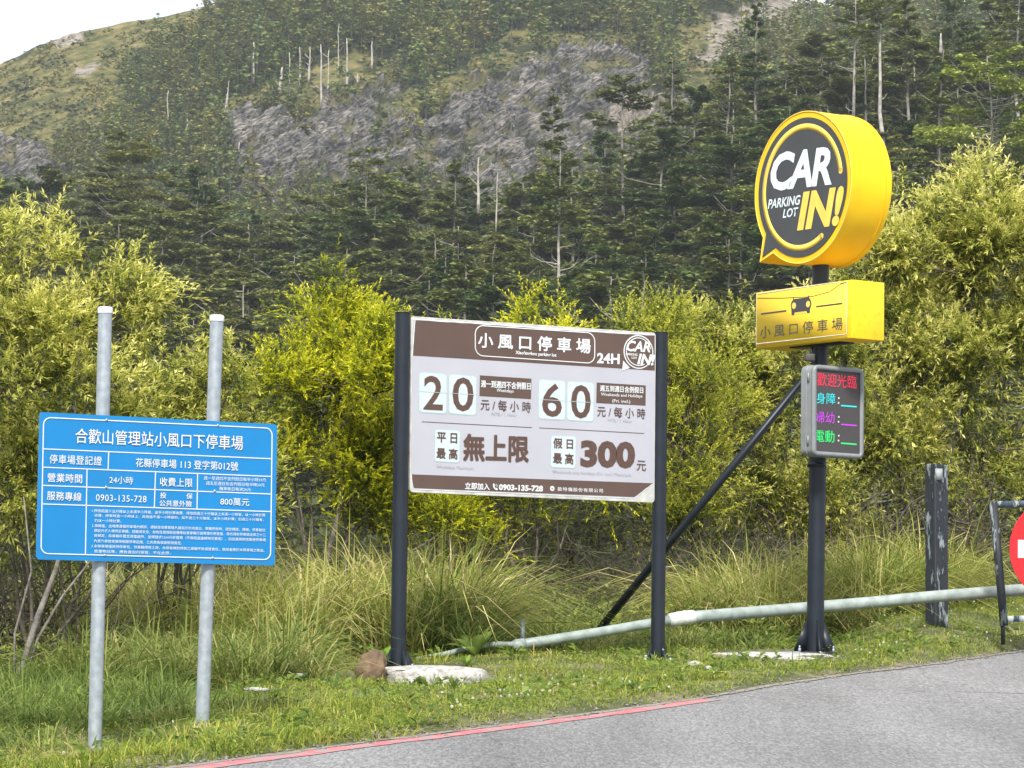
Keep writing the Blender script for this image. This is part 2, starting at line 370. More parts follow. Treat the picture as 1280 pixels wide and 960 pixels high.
GRASSY = [(418, 108, 85, 32, 20), (330, 120, 60, 14, 20), (720, 52, 110, 14, -5), (560, 120, 75, 26, 20), (500, 145, 60, 22, 30), (40, 130, 130, 70, 15), (160, 45, 170, 28, 17), (90, 90, 95, 45, 20), (870, 110, 35, 60, 0), (640, 80, 60, 16, 0), (870, 55, 40, 40, 0)]
TAN = [(960, 28, 95, 30, 12), (915, 60, 45, 28, 0), (85, 48, 20, 9, 25), (110, 88, 16, 6, 25), (790, 145, 40, 16, 20)]
def masks(x, y, z):
    px, py = proj(x, y, z); wob = (fbm(px / 28, py / 28, 21, 5) - .5) * .9; far = (y > 600)
    o = []
    w2_ = (fbm(px / 9, py / 9, 23, 4) - .5)
    for Ls in (ROCKS, GRASSY, TAN):
        m = np.full(px.shape, -1.0)
        for e in Ls: m = np.maximum(m, ell(px, py, *e))
        o.append(np.where(far, sm((m + wob * (1.6 if Ls is TAN else 1.1) + w2_ * (1.5 if Ls is TAN else .8)) * 3.5 + .15), 0))
    hole = sm((fbm(px / 15, py / 9, 25, 4) - .565) / .06) * .75; o[1] = np.maximum(o[1], o[0] * hole * .9); o[0] = o[0] * (1 - hole)
    return o
us = np.concatenate([np.linspace(-.9, -.195, 40), np.linspace(-.19, .19, 460), np.linspace(.195, .9, 40)])
Ds = np.concatenate([np.linspace(50, 640, 80), np.linspace(641, 862, 250), np.linspace(870, 1500, 18)])
Uu, DD = np.meshgrid(us, Ds); ZZ = terrain(Uu, DD); XX = Uu * DD; YY = DD.copy()
mr, mg, mt = masks(XX, YY, ZZ)
zr_ = ZZ; al = (XX * math.cos(.62) + ZZ * math.sin(.62)); ac = (-XX * math.sin(.62) + ZZ * math.cos(.62))
ridge = 1 - np.abs(2 * fbm(al / 18, ac / 2.6, 31, 4) - 1) * 2.2
blk = np.floor(fbm(al / 9, ac / 3.5, 35, 3) * 9) / 9
disp = mr * (ridge * 2.6 + blk * 5.5 + (fbm(XX / 3, ZZ / 3, 33, 3) - .5) * 1.6) + mg * (fbm(XX / 4, ZZ / 4, 34, 3)) * 1.1
YY = YY - disp * .75; ZZ = ZZ + disp * .45
ZZ = ZZ + (DD > 650) * (DD < 860) * .5 * (fbm(XX / 2.2, YY / 2.2, 41, 2) - .5)
me = grid_mesh('mountain', XX, YY, ZZ, None, smooth=False)
a = me.color_attributes.new('cover', 'FLOAT_COLOR', 'POINT'); c = np.ones((XX.size, 4), np.float32)
c[:, 0] = mr.ravel(); c[:, 1] = mg.ravel(); c[:, 2] = mt.ravel(); a.data.foreach_set('color', c.ravel())
m, t, b = newmat('mountain_cover'); b.inputs['Roughness'].default_value = .95; b.inputs['Specular IOR Level'].default_value = .15
at = nd(t, 'ShaderNodeAttribute'); at.attribute_name = 'cover'; sp = nd(t, 'ShaderNodeSeparateColor'); t.links.new(at.outputs['Color'], sp.inputs[0])
tcn = nd(t, 'ShaderNodeTexCoord'); o_ = tcn.outputs['Object']
def noisecol(scale, stops, detail=8, src=o_, rot=None):
    n = nd(t, 'ShaderNodeTexNoise', Scale=scale, Detail=detail); n.inputs['Roughness'].default_value = .65
    if rot:
        mpn = nd(t, 'ShaderNodeMapping', _vector_type='TEXTURE', Rotation=rot[0], Scale=rot[1]); t.links.new(src, mpn.inputs[0]); t.links.new(mpn.outputs[0], n.inputs['Vector'])
    else: t.links.new(src, n.inputs['Vector'])
    r = nd(t, 'ShaderNodeValToRGB'); e = r.color_ramp.elements
    e[0].position, e[0].color = stops[0][0], rgb(stops[0][1]); e[1].position, e[1].color = stops[-1][0], rgb(stops[-1][1])
    for p_, c_ in stops[1:-1]: q = e.new(p_); q.color = rgb(c_)
    t.links.new(n.outputs['Fac'], r.inputs[0]); return r.outputs[0], n
f_, _ = noisecol(.25, [(.35, (.018, .028, .014)), (.65, (.05, .06, .028))])
r1, rn = noisecol(.9, [(.38, (.036, .036, .040)), (.46, (.115, .112, .11)), (.54, (.235, .225, .21)), (.66, (.42, .40, .37))], rot=((0, math.radians(-36), 0), (3.2, 1.2, .5)))
g1, _ = noisecol(.22, [(.36, (.05, .065, .022)), (.48, (.12, .12, .04)), (.6, (.23, .19, .075)), (.72, (.33, .26, .15))])
t1, _ = noisecol(.4, [(.36, (.12, .11, .08)), (.5, (.27, .235, .20)), (.66, (.44, .39, .34))])
def mixc(f, a_, b_):
    n = nd(t, 'ShaderNodeMix', _data_type='RGBA'); t.links.new(f, n.inputs[0]); t.links.new(a_, n.inputs[6]); t.links.new(b_, n.inputs[7]); return n.outputs[2]
rb_, _ = noisecol(.13, [(.38, (.25, .25, .27)), (.48, (.66, .66, .66)), (.62, (1.05, 1.0, .93))], 9)
mm_ = nd(t, 'ShaderNodeMix', _data_type='RGBA', _blend_type='MULTIPLY'); mm_.inputs[0].default_value = 1; t.links.new(r1, mm_.inputs[6]); t.links.new(rb_, mm_.inputs[7]); r1 = mm_.outputs[2]
q = mixc(sp.outputs[1], f_, g1); q = mixc(sp.outputs[0], q, r1); q = mixc(sp.outputs[2], q, t1)
t.links.new(q, b.inputs['Base Color'])
bp = nd(t, 'ShaderNodeBump', Strength=1.0, Distance=1.6); t.links.new(rn.outputs['Fac'], bp.inputs['Height']); t.links.new(bp.outputs[0], b.inputs['Normal'])
me.materials.append(m); mo = link('mountain', me); tag(mo, kind='structure')
bpz = MB(); bpz.add([(-2500, -2500, -40), (2500, -2500, -40), (2500, 2500, -40), (-2500, 2500, -40)], [[0, 1, 2, 3]])
bo = link('valley_floor', bpz.mesh('valley_floor', SOIL)); tag(bo, kind='structure')

# ------------------------------------------------------------------ plant generators
def unit(v): return v / (np.linalg.norm(v, axis=-1, keepdims=True) + 1e-9)
def leaves(Pb, D, N, Ln, Wd, C, fold=.12, droop=.15, Ct=None):
    n = len(Pb); Sd = unit(np.cross(D, N)); N = unit(np.cross(Sd, D))
    Ln = np.broadcast_to(Ln, (n,))[:, None]; Wd = np.broadcast_to(Wd, (n,))[:, None]
    mid = Pb + D * Ln * .42; up = N * Wd * fold
    V = np.stack([Pb, mid + Sd * Wd * .5 + up, Pb + D * Ln - np.array([0, 0, 1.0]) * Ln * droop, mid - Sd * Wd * .5 + up], 1).reshape(-1, 3)
    F = (np.arange(n)[:, None] * 4 + np.arange(4)[None])
    if Ct is None: Ct = C
    CC = np.stack([C, (C + Ct) / 2, Ct, (C + Ct) / 2], 1).reshape(-1, 3)
    return V, F, CC
def tube_multi(mb, a, b, r0, r1, n=4, bend=.08, k=4, rng=RNG):
    t = np.linspace(0, 1, k)[:, None]; l = np.linalg.norm(b - a)
    off = rng.normal(0, 1, 3) * bend * l; pts = a + (b - a) * t + off * (np.sin(t * math.pi)) + (rng.normal(0, .02, (k, 3)) * l) * (t * (1 - t) * 4)
    mb.tube(pts, r0 + (r1 - r0) * t[:, 0], n, cap=False)
def make_shrub(seed, lobes, nclump, shoots, lps, leaf, pal, shoot_len=.3, stems=6, upness=.5, lowcut=.5, droopy=.15, base_spread=.35, twigs=220, leafing='whorl'):
    """lobes: (x,y,z,rx,ry,rz,weight). returns wood mesh, crown mesh"""
    rng = np.random.default_rng(seed); lb = np.array(lobes, float); w = lb[:, 6] / lb[:, 6].sum()
    ns_ = max(10, nclump // 8); k = rng.choice(len(lb), ns_, p=w); d = unit(rng.normal(0, 1, (ns_, 3))); rr = rng.random(ns_) ** .42 * (1 + .12 * rng.normal(0, 1, ns_))
    sc_ = lb[k, :3] + d * rr[:, None] * lb[k, 3:6]; j = rng.integers(0, ns_, nclump); rad = rng.uniform(.10, .20, ns_)[j]
    c = sc_[j] + rng.normal(0, 1, (nclump, 3)) * rad[:, None] * [1.15, 1, .8]; d = unit(d[j] + unit(c - sc_[j]) * .8); rr = rr[j]; tone = rng.normal(0, .16, ns_)[j]
    keep = c[:, 2] > lowcut; c = c[keep]; d = d[keep]; rr = rr[keep]; tone = tone[keep]; n0 = len(c)
    # wood
    mb = MB(); nodes1 = []
    for i in range(stems):
        an = rng.random() * 6.28; bs = np.array([math.cos(an), math.sin(an), 0]) * base_spread * rng.random(); bs[2] = -.1
        tg = lb[rng.choice(len(lb), p=w)]; tp = tg[:3] + rng.normal(0, .35, 3) * tg[3:6]; tp[2] *= .8
        mid = bs + (tp - bs) * .45 + rng.normal(0, .12, 3); rs = rng.uniform(.014, .034)
        tube_multi(mb, bs, mid, rs, rs * .75, 6, .05, 4, rng); tube_multi(mb, mid, tp, rs * .75, rs * .35, 5, .08, 5, rng)
        nodes1 += [mid + (tp - mid) * q_ + rng.normal(0, .05, 3) for q_ in (0, .2, .4, .6, .8, 1)] + [bs + (mid - bs) * .7]
    nodes1 = np.array(nodes1); nodes2 = []
    for i in range(twigs // 3):
        tp = c[rng.integers(n0)]; dn = np.linalg.norm(nodes1 - tp, axis=1) + rng.random(len(nodes1)) * .3; j = np.argmin(dn)
        if dn[j] > 1.1: continue
        e = nodes1[j] + (tp - nodes1[j]) * .8; tube_multi(mb, nodes1[j], e, .014, .006, 4, .1, 4, rng); nodes2.append(e)
    nodes2 = np.array(nodes2)
    for i in range(twigs):
        tp = c[rng.integers(n0)]; dn = np.linalg.norm(nodes2 - tp, axis=1); j = np.argmin(dn)
        if dn[j] < .7: tube_multi(mb, nodes2[j], tp, .006, .003, 3, .12, 3, rng)
    wood = mb.mesh('branches', BARK, True)
    # shoots
    ns = n0 * shoots; ci = np.repeat(np.arange(n0), shoots)
    sd = unit(d[ci] * .55 + np.array([0, 0, upness]) + rng.normal(0, .5, (ns, 3)))
    sl = shoot_len * rng.uniform(.5, 1.15, ns); sb = c[ci] + rng.normal(0, .06, (ns, 3))
    # leaves on shoots
    n = ns * lps; si = np.repeat(np.arange(ns), lps); t = (np.tile(np.arange(lps), ns) + rng.random(n)) / lps
    p = sb[si] + sd[si] * (sl[si] * t)[:, None] + np.array([0, 0, -1.0]) * (droopy * sl[si] * t * t)[:, None]
    side = unit(np.cross(sd[si], rng.normal(0, 1, (n, 3))))
    if leafing == 'flat': side[:, 2] *= .35
    ld_ = unit(sd[si] * (.55 + .5 * t[:, None]) + side * (1.0 - .45 * t[:, None]) + np.array([0, 0, -.12]))
    nn = unit(np.array([0, 0, 1.0]) + rng.normal(0, .45, (n, 3)))
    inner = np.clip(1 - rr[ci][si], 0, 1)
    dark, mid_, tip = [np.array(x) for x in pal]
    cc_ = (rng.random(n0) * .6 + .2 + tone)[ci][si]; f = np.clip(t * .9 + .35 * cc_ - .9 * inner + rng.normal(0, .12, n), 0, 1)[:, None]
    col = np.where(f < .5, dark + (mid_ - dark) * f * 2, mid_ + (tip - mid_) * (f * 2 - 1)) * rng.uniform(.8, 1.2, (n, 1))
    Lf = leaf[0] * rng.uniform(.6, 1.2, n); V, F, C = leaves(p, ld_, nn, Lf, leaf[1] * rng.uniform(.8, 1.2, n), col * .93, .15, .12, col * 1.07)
    return wood, npmesh('leaf_crown', V, F, C, False, LEAF)
def place_plant(name, wood, crown, label, cat, loc, rz=0, sc=1, group=None):
    r = empty(name, label, cat, loc, group); r.rotation_euler.z = rz; r.scale = (sc,) * 3 if np.isscalar(sc) else sc
    if wood: link('branches', wood, r)
    if crown: link('leaf_crown', crown, r)
    return r

# conifers
def make_conifer(seed, H, Wd, style, ntuft, c0=.12, tuft=.5, dead=0, lean=0, pal=0):
    rng = np.random.default_rng(seed); mb = MB(); k = 9
    t = np.linspace(0, 1, k); wob = np.cumsum(rng.normal(0, .012 * H, (k, 2)), 0) * .5
    pts = np.stack([wob[:, 0] + lean * t * H, wob[:, 1], t * H - .4], 1); mb.tube(pts, .0115 * H * (1 - t * .93) + .025, 6, cap=False)
    def tp(z): q = np.clip(z / H, 0, 1) * (k - 1); i = np.minimum(q.astype(int), k - 2); f = (q - i)[:, None]; return pts[i] * (1 - f) + pts[i + 1] * f
    nb = int(15 + H * 1.35) if ntuft > 400 else 26
    bt = np.sort(rng.random(nb)) ** .9; z = H * (c0 + (1 - c0) * bt); az = rng.random(nb) * 6.283
    tt = (z / H - c0) / (1 - c0)
    if style == 'cone': pr = (1 - tt) ** .75 * .98 + .05
    elif style == 'round': pr = np.sqrt(np.clip(1 - (tt * 1.02 - .25) ** 2 / .62, .02, 1))
    elif style == 'flat': pr = np.clip(1.1 - .35 * tt - .5 * np.clip(tt - .75, 0, 1) * 3, .25, 1.1)
    else: pr = (1 - tt) ** .5 * .9 + .12
    bl = Wd * .5 * pr * rng.uniform(.55, 1.15, nb); rise = (.32 if style != 'flat' else .12) * (tt - .35) + rng.normal(0, .10, nb)
    b0 = tp(z); bd = np.stack([np.cos(az), np.sin(az), rise], 1)
    if ntuft > 400:
        for i in range(nb):
            m = 3; s = np.linspace(0, 1, m)[:, None]; q = b0[i] + bd[i] * bl[i] * s * .85 + np.array([0, 0, .06 * bl[i]]) * s ** 2
            mb.tube(q, .05 * (1 - s[:, 0] * .8), 3, cap=False)
        for i in range(dead):
            zz = H * rng.uniform(.08, .75); a_ = rng.random() * 6.28; l_ = Wd * rng.uniform(.25, .5); s = np.linspace(0, 1, 5)[:, None]
            q = tp(np.array([zz]))[0] + np.array([math.cos(a_), math.sin(a_), .15]) * l_ * s + rng.normal(0, .05 * l_, (5, 3)) * s + np.array([0, 0, .35 * l_]) * s ** 3
            mb.tube(q, .075 * (1 - s[:, 0] * .75), 4, cap=False)
    wt = bl / bl.sum(); bi = rng.choice(nb, ntuft, p=wt); r = np.sqrt(rng.random(ntuft)) * .95 + .08
    sidev = np.stack([-np.sin(az), np.cos(az), 0 * az], 1)[bi]
    p = b0[bi] + bd[bi] * (bl[bi] * r)[:, None] + sidev * (rng.normal(0, .22, ntuft) * bl[bi] * (.35 + .65 * r))[:, None]
    p[:, 2] += rng.normal(0, .13 if ntuft > 400 else .2, ntuft) + .06 * bl[bi] * r ** 2
    d = unit(bd[bi] * [1, 1, .3] + rng.normal(0, .45, (ntuft, 3)) * [1, 1, .4]); nn = unit(np.array([0, 0, 1.0]) + rng.normal(0, .42 if ntuft > 400 else .55, (ntuft, 3)))
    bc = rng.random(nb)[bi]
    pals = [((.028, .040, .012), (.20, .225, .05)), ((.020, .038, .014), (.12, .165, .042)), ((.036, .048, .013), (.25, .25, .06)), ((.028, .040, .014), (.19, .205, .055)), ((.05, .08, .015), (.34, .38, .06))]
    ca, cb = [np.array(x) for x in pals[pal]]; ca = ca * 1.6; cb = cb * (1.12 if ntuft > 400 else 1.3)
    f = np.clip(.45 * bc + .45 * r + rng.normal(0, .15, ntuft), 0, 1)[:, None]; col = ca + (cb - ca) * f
    sz = tuft * rng.uniform(.6, 1.3, ntuft)
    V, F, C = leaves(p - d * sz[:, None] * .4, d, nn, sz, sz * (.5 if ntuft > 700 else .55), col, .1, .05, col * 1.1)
    return mb.mesh('trunk', TRUNKBARK, True), (V, F, C)

# ------------------------------------------------------------------ far forest, one mass, plus standing dead trunks
def place_far():
    rng = np.random.default_rng(5); var = []
    for i in range(8):
        w, (V, F, C) = make_conifer(100 + i, rng.uniform(9, 13), rng.uniform(4.4, 6.2), ['cone', 'thin', 'round', 'cone'][i % 4], 170, [.02, .05, .3, .1][i % 4], 1.05, pal=[1, 0, 1, 3, 1, 0, 3, 1][i])
        wv = np.array([v.co[:] for v in w.vertices]); wf = np.array([p.vertices[:] for p in w.polygons if len(p.vertices) == 4]); bpy.data.meshes.remove(w)
        var.append((V, F, C, wv, wf))
    Vs, Fs, Cs, n = [], [], [], 0; TV, TF, tn = [], [], 0
    st = 3.3; pts = []
    for D in np.arange(DF0 - 40, DF1 + 6, st):
        for x in np.arange(-.2 * D, .2 * D, st):
            pts.append((x + rng.uniform(-1.4, 1.4), D + rng.uniform(-1.4, 1.4)))
    pts = np.array(pts); z = terrain(pts[:, 0] / pts[:, 1], pts[:, 1]); a, b, c = masks(pts[:, 0], pts[:, 1], z)
    px, py = proj(pts[:, 0], pts[:, 1], z)
    a2 = masks(pts[:, 0], pts[:, 1], z + 6)[0]; a3 = masks(pts[:, 0], pts[:, 1], z + 3)[0]; p = (1 - np.clip(a * .98 + b * .985 + c, 0, 1)) * (1 - .93 * a2) * (1 - .93 * a3); thin = fbm(px / 60, py / 60, 77, 4); p *= np.where(thin < .42, .55, 1)
    rand = rng.random(len(pts)); sky_left = (px < 230) & (pts[:, 1] > DF1 - 35)
    p = np.where(sky_left | ((px < 190) & (b > .2)), 0, p); keep = (rand < p) & (px > -60) & (px < 1340) & (py < 330)
    pts = pts[keep]; z = z[keep]; a = a[keep]; b = b[keep]; pxk = px[keep]
    if len(pts) > 3000: s = rng.choice(len(pts), 3000, replace=False); pts, z, pxk = pts[s], z[s], pxk[s]
    for (x, y), zz, q in zip(pts, z, pxk):
        k = rng.integers(8); V, F, C, wv, wf = var[k]; s = rng.uniform(.6, 1.15) * (1.15 if q > 250 else .9); an = rng.random() * 6.28; ca, sa_ = math.cos(an), math.sin(an)
        R = np.array([[ca, -sa_, 0], [sa_, ca, 0], [0, 0, 1]]) * s; ps = np.array([x, y, zz - .3])
        Vs.append(V @ R.T + ps); Fs.append(F + n); n += len(V); Cs.append(C * rng.uniform(.75, 1.25) * np.array([rng.uniform(.95, 1.25), 1, rng.uniform(.85, 1.1)]))
        TV.append(wv @ (R * [[.8], [.8], [1]]).T + ps); TF.append(wf + tn); tn += len(wv)
    o = link('far_forest', npmesh('far_forest', np.concatenate(Vs), np.concatenate(Fs), np.concatenate(Cs), False, NEEDLE))
    tag(o, 'dark conifer forest covering the distant mountainside around the rock faces', 'forest', kind='stuff')
    o2 = link('far_forest_trunks', npmesh('far_forest_trunks', np.concatenate(TV), np.concatenate(TF), None, False, BARK)); o2.parent = o; tag(o2, kind='stuff')
    return len(pts)
NF = place_far()
def snag(px, y0, y1, D, thick, lean=0, nb=4, label=None, group='pale dead trunks on the distant slope', seed=0):
    rng = np.random.default_rng(seed + int(px)); a = P(px + lean, y0, D); b = P(px, y1, D); b[2] -= .5
    Hh = a[2] - b[2]; mb = MB(); t = np.linspace(0, 1, 7)[:, None]; pts = (a - b) * t + rng.normal(0, .01 * Hh, (7, 3)) * t
    mb.tube(pts, thick * (1 - .65 * t[:, 0]), 6)
    r = empty('dead_tree', label, 'dead tree', b, group); link('trunk', mb.mesh('trunk', PALEBARK, True), r)
    if nb:
        mb = MB()
        for i in range(nb):
            z = rng.uniform(.35, .97); an = rng.choice([0, math.pi]) + rng.normal(0, .5); l = Hh * rng.uniform(.08, .2); s = np.linspace(0, 1, 5)[:, None]
            i_ = int(z * 6); q = pts[i_] + np.array([math.cos(an), math.sin(an), .25]) * l * s + np.array([0, 0, .5 * l]) * s ** 2 + rng.normal(0, .05 * l, (5, 3)) * s
            mb.tube(q, thick * .35 * (1 - .7 * s[:, 0]), 4, cap=False)
        link('bare_branch', mb.mesh('bare_branch', PALEBARK, True), r)
    return r
SN = [(317, 52, 104, .45, 0, 1, 'pale dead trunk standing alone left of the grassy patch on the far slope'),
      (349, 84, 114, .75, 4, 0, 'short thick leaning dead stump at the edge of the far grassy patch'),
      (339, 98, 122, .4, 6, 0, 'thin leaning dead trunk beside the thick stump on the far slope'),
      (362, 66, 127, .38, 0, 1, 'slim pale dead trunk just right of the thick stump on the far slope'),
      (386, 58, 102, .5, 2, 5, 'forked pale dead tree like a Y above the far grassy patch'),
      (402, 56, 136, .5, -1, 3, 'tallest white dead trunk in the middle of the far grassy patch'),
      (410, 62, 118, .38, 1, 1, 'white dead trunk just right of the tallest one on the far grassy patch'),
      (375, 58, 108, .38, 0, 1, 'thin white dead trunk left of the forked one on the far slope'),
      (434, 48, 112, .5, 0, 1, 'white dead trunk at the right end of the far grassy patch'),
      (447, 92, 106, .4, 0, 0, 'short white stub of a trunk right of the far grassy patch'),
      (465, 52, 84, .5, 0, 0, 'broken pale trunk among firs right of the far grassy patch'),
      (276, 112, 165, .4, 9, 2, 'leaning dead trunk rising over the left end of the grey rock face'),
      (283, 100, 150, .35, 3, 1, 'thin dead trunk behind the leaning one over the grey rock face'),
      (210, 112, 176, .33, 0, 1, 'slim pale trunk in the dark firs left of the grey rock face'),
      (234, 148, 182, .33, 0, 0, 'short pale trunk above the near forest left of the rock face'),
      (298, 178, 208, .45, 1, 0, 'white stub standing at the foot of the grey rock face'),
      (423, 30, 96, .3, 0, 1, 'thin grey dead trunk behind the far grassy patch'),
      (1012, 38, 60, .5, 0, 0, 'dead stub beside the tan scree at upper right')]
for s_ in SN:
    r = ray(s_[0], s_[2]); Dg = np.linspace(640, 860, 200); zt = terrain(np.full(200, r[0]), Dg); i = int(np.argmin(np.abs((zt - EYE) / Dg - r[2])))
    snag(s_[0], s_[1], s_[2], Dg[i] - 1.5, s_[3] * .75, s_[4], s_[5], s_[6])

# ------------------------------------------------------------------ near hillside conifers, each its own tree
NV = []; spec = [('cone', 12, 6.2, .10, 0, 2), ('round', 10.5, 7.5, .18, 0, 4), ('flat', 11, 7.8, .25, 2, 7), ('cone', 13.5, 6.5, .15, 3, 5), ('flat', 9.5, 8.2, .3, 3, 8), ('round', 12, 6.6, .28, 1, 5),
                ('thin', 13, 5.0, .2, 1, 6), ('cone', 11, 6.8, .12, 3, 3), ('round', 9, 7.2, .15, 2, 6), ('cone', 12.5, 5.8, .08, 1, 2), ('flat', 12, 7.2, .35, 0, 9), ('thin', 12, 6.0, .3, 3, 9)]
for i, (st, H, Wd, c0, pal, dead) in enumerate(spec):
    w, (V, F, C) = make_conifer(300 + i, H, Wd * 1.45, st, 9500, c0 * .4, .52, dead + 4, pal=pal)
    if i in (4, 10): w.materials[0] = PALEBARK
    NV.append((w, npmesh('needle_crown', V, F, C, False, NEEDLE)))
KIND = ['dark pyramidal hemlock', 'rounded dense dark hemlock', 'olive flat topped layered hemlock', 'tall greyish green hemlock', 'wide hemlock with pale limbs', 'round crowned dark fir',
        'narrow olive fir', 'broad grey green fir', 'low rounded olive hemlock', 'slim dark blue green fir', 'open hemlock with bare lower trunk', 'thin fir with dead branches']
def place_near():
    rng = np.random.default_rng(12); pts = []; st = 10.8
    for D in np.arange(D0 - 25, D1 + 16, st):
        for x in np.arange(-.176 * D, .176 * D + 1, st * .92):
            pts.append((x + rng.uniform(-3, 3), D + rng.uniform(-3, 3)))
    pts.sort(key=lambda q: q[1]); cnt = 0; rest = []
    for x, y in pts:
        z = float(terrain(np.array([x / y]), np.array([y]))[0]); px, py = proj(np.array(x), np.array(y), np.array(z))
        if proj(np.array(x), np.array(y), np.array(z + 12))[1] > 480: continue
        k = int(rng.integers(12)); s = rng.uniform(.75, 1.3)
        if cnt >= 272: rest.append((x, y, z, k, s)); continue
        if px < 480 and rng.random() < .55: k = int(rng.choice([2, 4, 8, 10, 5]))
        if 470 < px < 1000 and rng.random() < .4: k = int(rng.choice([0, 3, 9, 7]))
        top = P(float(px), float(py), y)
        where = ['above the blue notice board', 'above the gap between the boards', 'above the left rate board post', 'above the rate board middle', 'above the right rate board post', 'left of the disc sign', 'behind the disc sign', 'at the far right edge'][int(np.searchsorted([330, 480, 600, 740, 880, 1000, 1140], px))]
        band = ['lowest', 'low', 'midway', 'high', 'top row'][int(np.searchsorted([260, 305, 350, 400], y))]
        r = empty('hemlock_tree', '%s %s %s %s' % ('large' if s > 1.1 else ('medium' if s > .92 else 'small'), KIND[k], band, where), 'tree', (x, y, z - .3), 'conifers on the near hillside')
        r.rotation_euler.z = rng.random() * 6.28; r.scale = (s * rng.uniform(1.0, 1.35), s * rng.uniform(1.0, 1.35), s)
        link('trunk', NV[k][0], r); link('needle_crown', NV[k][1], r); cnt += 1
    same = {}
    for o in COL.objects:
        if o.type == 'EMPTY' and o.name.startswith('hemlock_tree'): same.setdefault(o['label'], []).append(o)
    for lab, os_ in same.items():
        if 1 < len(os_) < 4:
            os_.sort(key=lambda o: o.location.x / o.location.y)
            for o, wd_ in zip(os_, ['leftmost', 'rightmost'] if len(os_) == 2 else ['leftmost', 'middle', 'rightmost']): o['label'] = lab + ', ' + wd_
    Vs, Fs, Cs, n = [], [], [], 0
    lo_ = [make_conifer(340 + i, 11.5, 8, ['cone', 'flat', 'round'][i % 3], 600, .08, 1.05, 2, pal=[0, 2, 3][i % 3])[1] for i in range(6)]
    for x, y, z, k, s in rest:
        V, F, C = lo_[k % 6]; an = rng.random() * 6.28; ca, sa_ = math.cos(an), math.sin(an); Rm = np.array([[ca, -sa_, 0], [sa_, ca, 0], [0, 0, 1]]) * s
        Vs.append(V @ Rm.T + [x, y, z - .3]); Fs.append(F + n); n += len(V); Cs.append(C * rng.uniform(.8, 1.2))
    if Vs: tag(link('ridge_forest', npmesh('ridge_forest', np.concatenate(Vs), np.concatenate(Fs), np.concatenate(Cs), False, NEEDLE)), 'conifers crowded along the ridge of the near slope', 'forest', kind='stuff')
    return cnt, len(rest)
NN = place_near()
def big_tree(px, ytop, ybase, D, wpx, style, label, seed, c0=.1, pal=0, dead=4, ntuft=5200, lean=0, pale=False, tuft=.62):
    b = P(px, ybase, D); Hh = (ybase - ytop) / FPX * D; Wm = wpx / FPX * D
    w, (V, F, C) = make_conifer(seed, Hh, Wm, style, ntuft, c0, tuft, dead, lean, pal)
    if pale: w.materials[0] = PALEBARK
    r = empty('hemlock_tree', label, 'tree', b); link('trunk', w, r); link('needle_crown', npmesh('needle_crown', V, F, C, False, NEEDLE), r)
big_tree(688, 106, 290, 400, 85, 'cone', 'tall dark hemlock whose peak stands against the grey rock face', 501, .05, 3, 3)
big_tree(779, 84, 290, 405, 105, 'round', 'broad dark hemlock right of the tall peak in front of the cliff', 502, .05, 3, 4, 6500)
big_tree(836, 66, 280, 410, 80, 'cone', 'slim dark hemlock at the right end of the grey cliff', 503, .08, 3, 6)
big_tree(455, 178, 330, 400, 95, 'flat', 'layered hemlock poking above the forest below the left rock face', 504, .15, 0, 4)
big_tree(158, 168, 300, 410, 120, 'flat', 'wide layered hemlock at the top of the left near forest', 505, .12, 2, 8, 6500)
big_tree(60, 215, 330, 400, 110, 'round', 'rounded hemlock at the far left top of the near forest', 506, .12, 3, 6)
big_tree(697, 178, 372, 330, 95, 'thin', 'hemlock with a thick pale trunk and crooked bare limbs above the rate board', 507, .42, 0, 14, 2600, pale=True)
big_tree(905, 60, 250, 400, 85, 'thin', 'half bare hemlock with grey trunk left of the yellow disc sign', 508, .2, 3, 12, 2800)
big_tree(945, -10, 170, 420, 70, 'cone', 'dark hemlock standing above the tan scree left of the disc sign', 509, .1, 1, 3)
big_tree(1067, -30, 170, 380, 78, 'thin', 'tall pale trunk with sparse crown above the disc sign', 510, .55, 3, 8, 2000, pale=True)
big_tree(1106, -60, 200, 370, 70, 'thin', 'tallest pale trunk leaning left, above the right shoulder of the disc sign', 511, .6, 0, 5, 2000, lean=-.07, pale=True)
big_tree(1136, -20, 170, 385, 76, 'cone', 'tall fir with grey trunk between the disc sign and the layered tree', 512, .35, 3, 5)
big_tree(1082, 30, 165, 388, 30, 'thin', 'thin pale trunk between two tall pale trunks above the disc sign', 513, .72, 3, 3, 300, pale=True)
big_tree(1238, 62, 260, 300, 190, 'flat', 'yellow green layered hemlock with twisted pale trunk at the right edge', 514, .3, 4, 14, 9000, pale=True, tuft=.5)
big_tree(1272, -40, 200, 390, 80, 'flat', 'tall hemlock with bare grey trunk behind the layered tree at the right edge', 515, .45, 0, 6, 3500, pale=True)
big_tree(1172, 50, 280, 330, 90, 'cone', 'dark olive fir left of the yellow green layered hemlock', 516, .08, 0, 4, 5200)
big_tree(1190, -30, 150, 420, 90, 'round', 'dark green fir on the skyline left of the layered tree', 517, .05, 1, 2)
snag(598, 196, 262, 372, .24, 0, 12, 'white dead snag with side limbs above the rate board', None, 3)
snag(620, 215, 285, 378, .14, 2, 6, 'thin grey dead trunk beside the white snag', None, 4)
snag(1176, 42, 62, 395, .28, 0, 0, 'short broken pale stub on the skyline at upper right', None, 5)
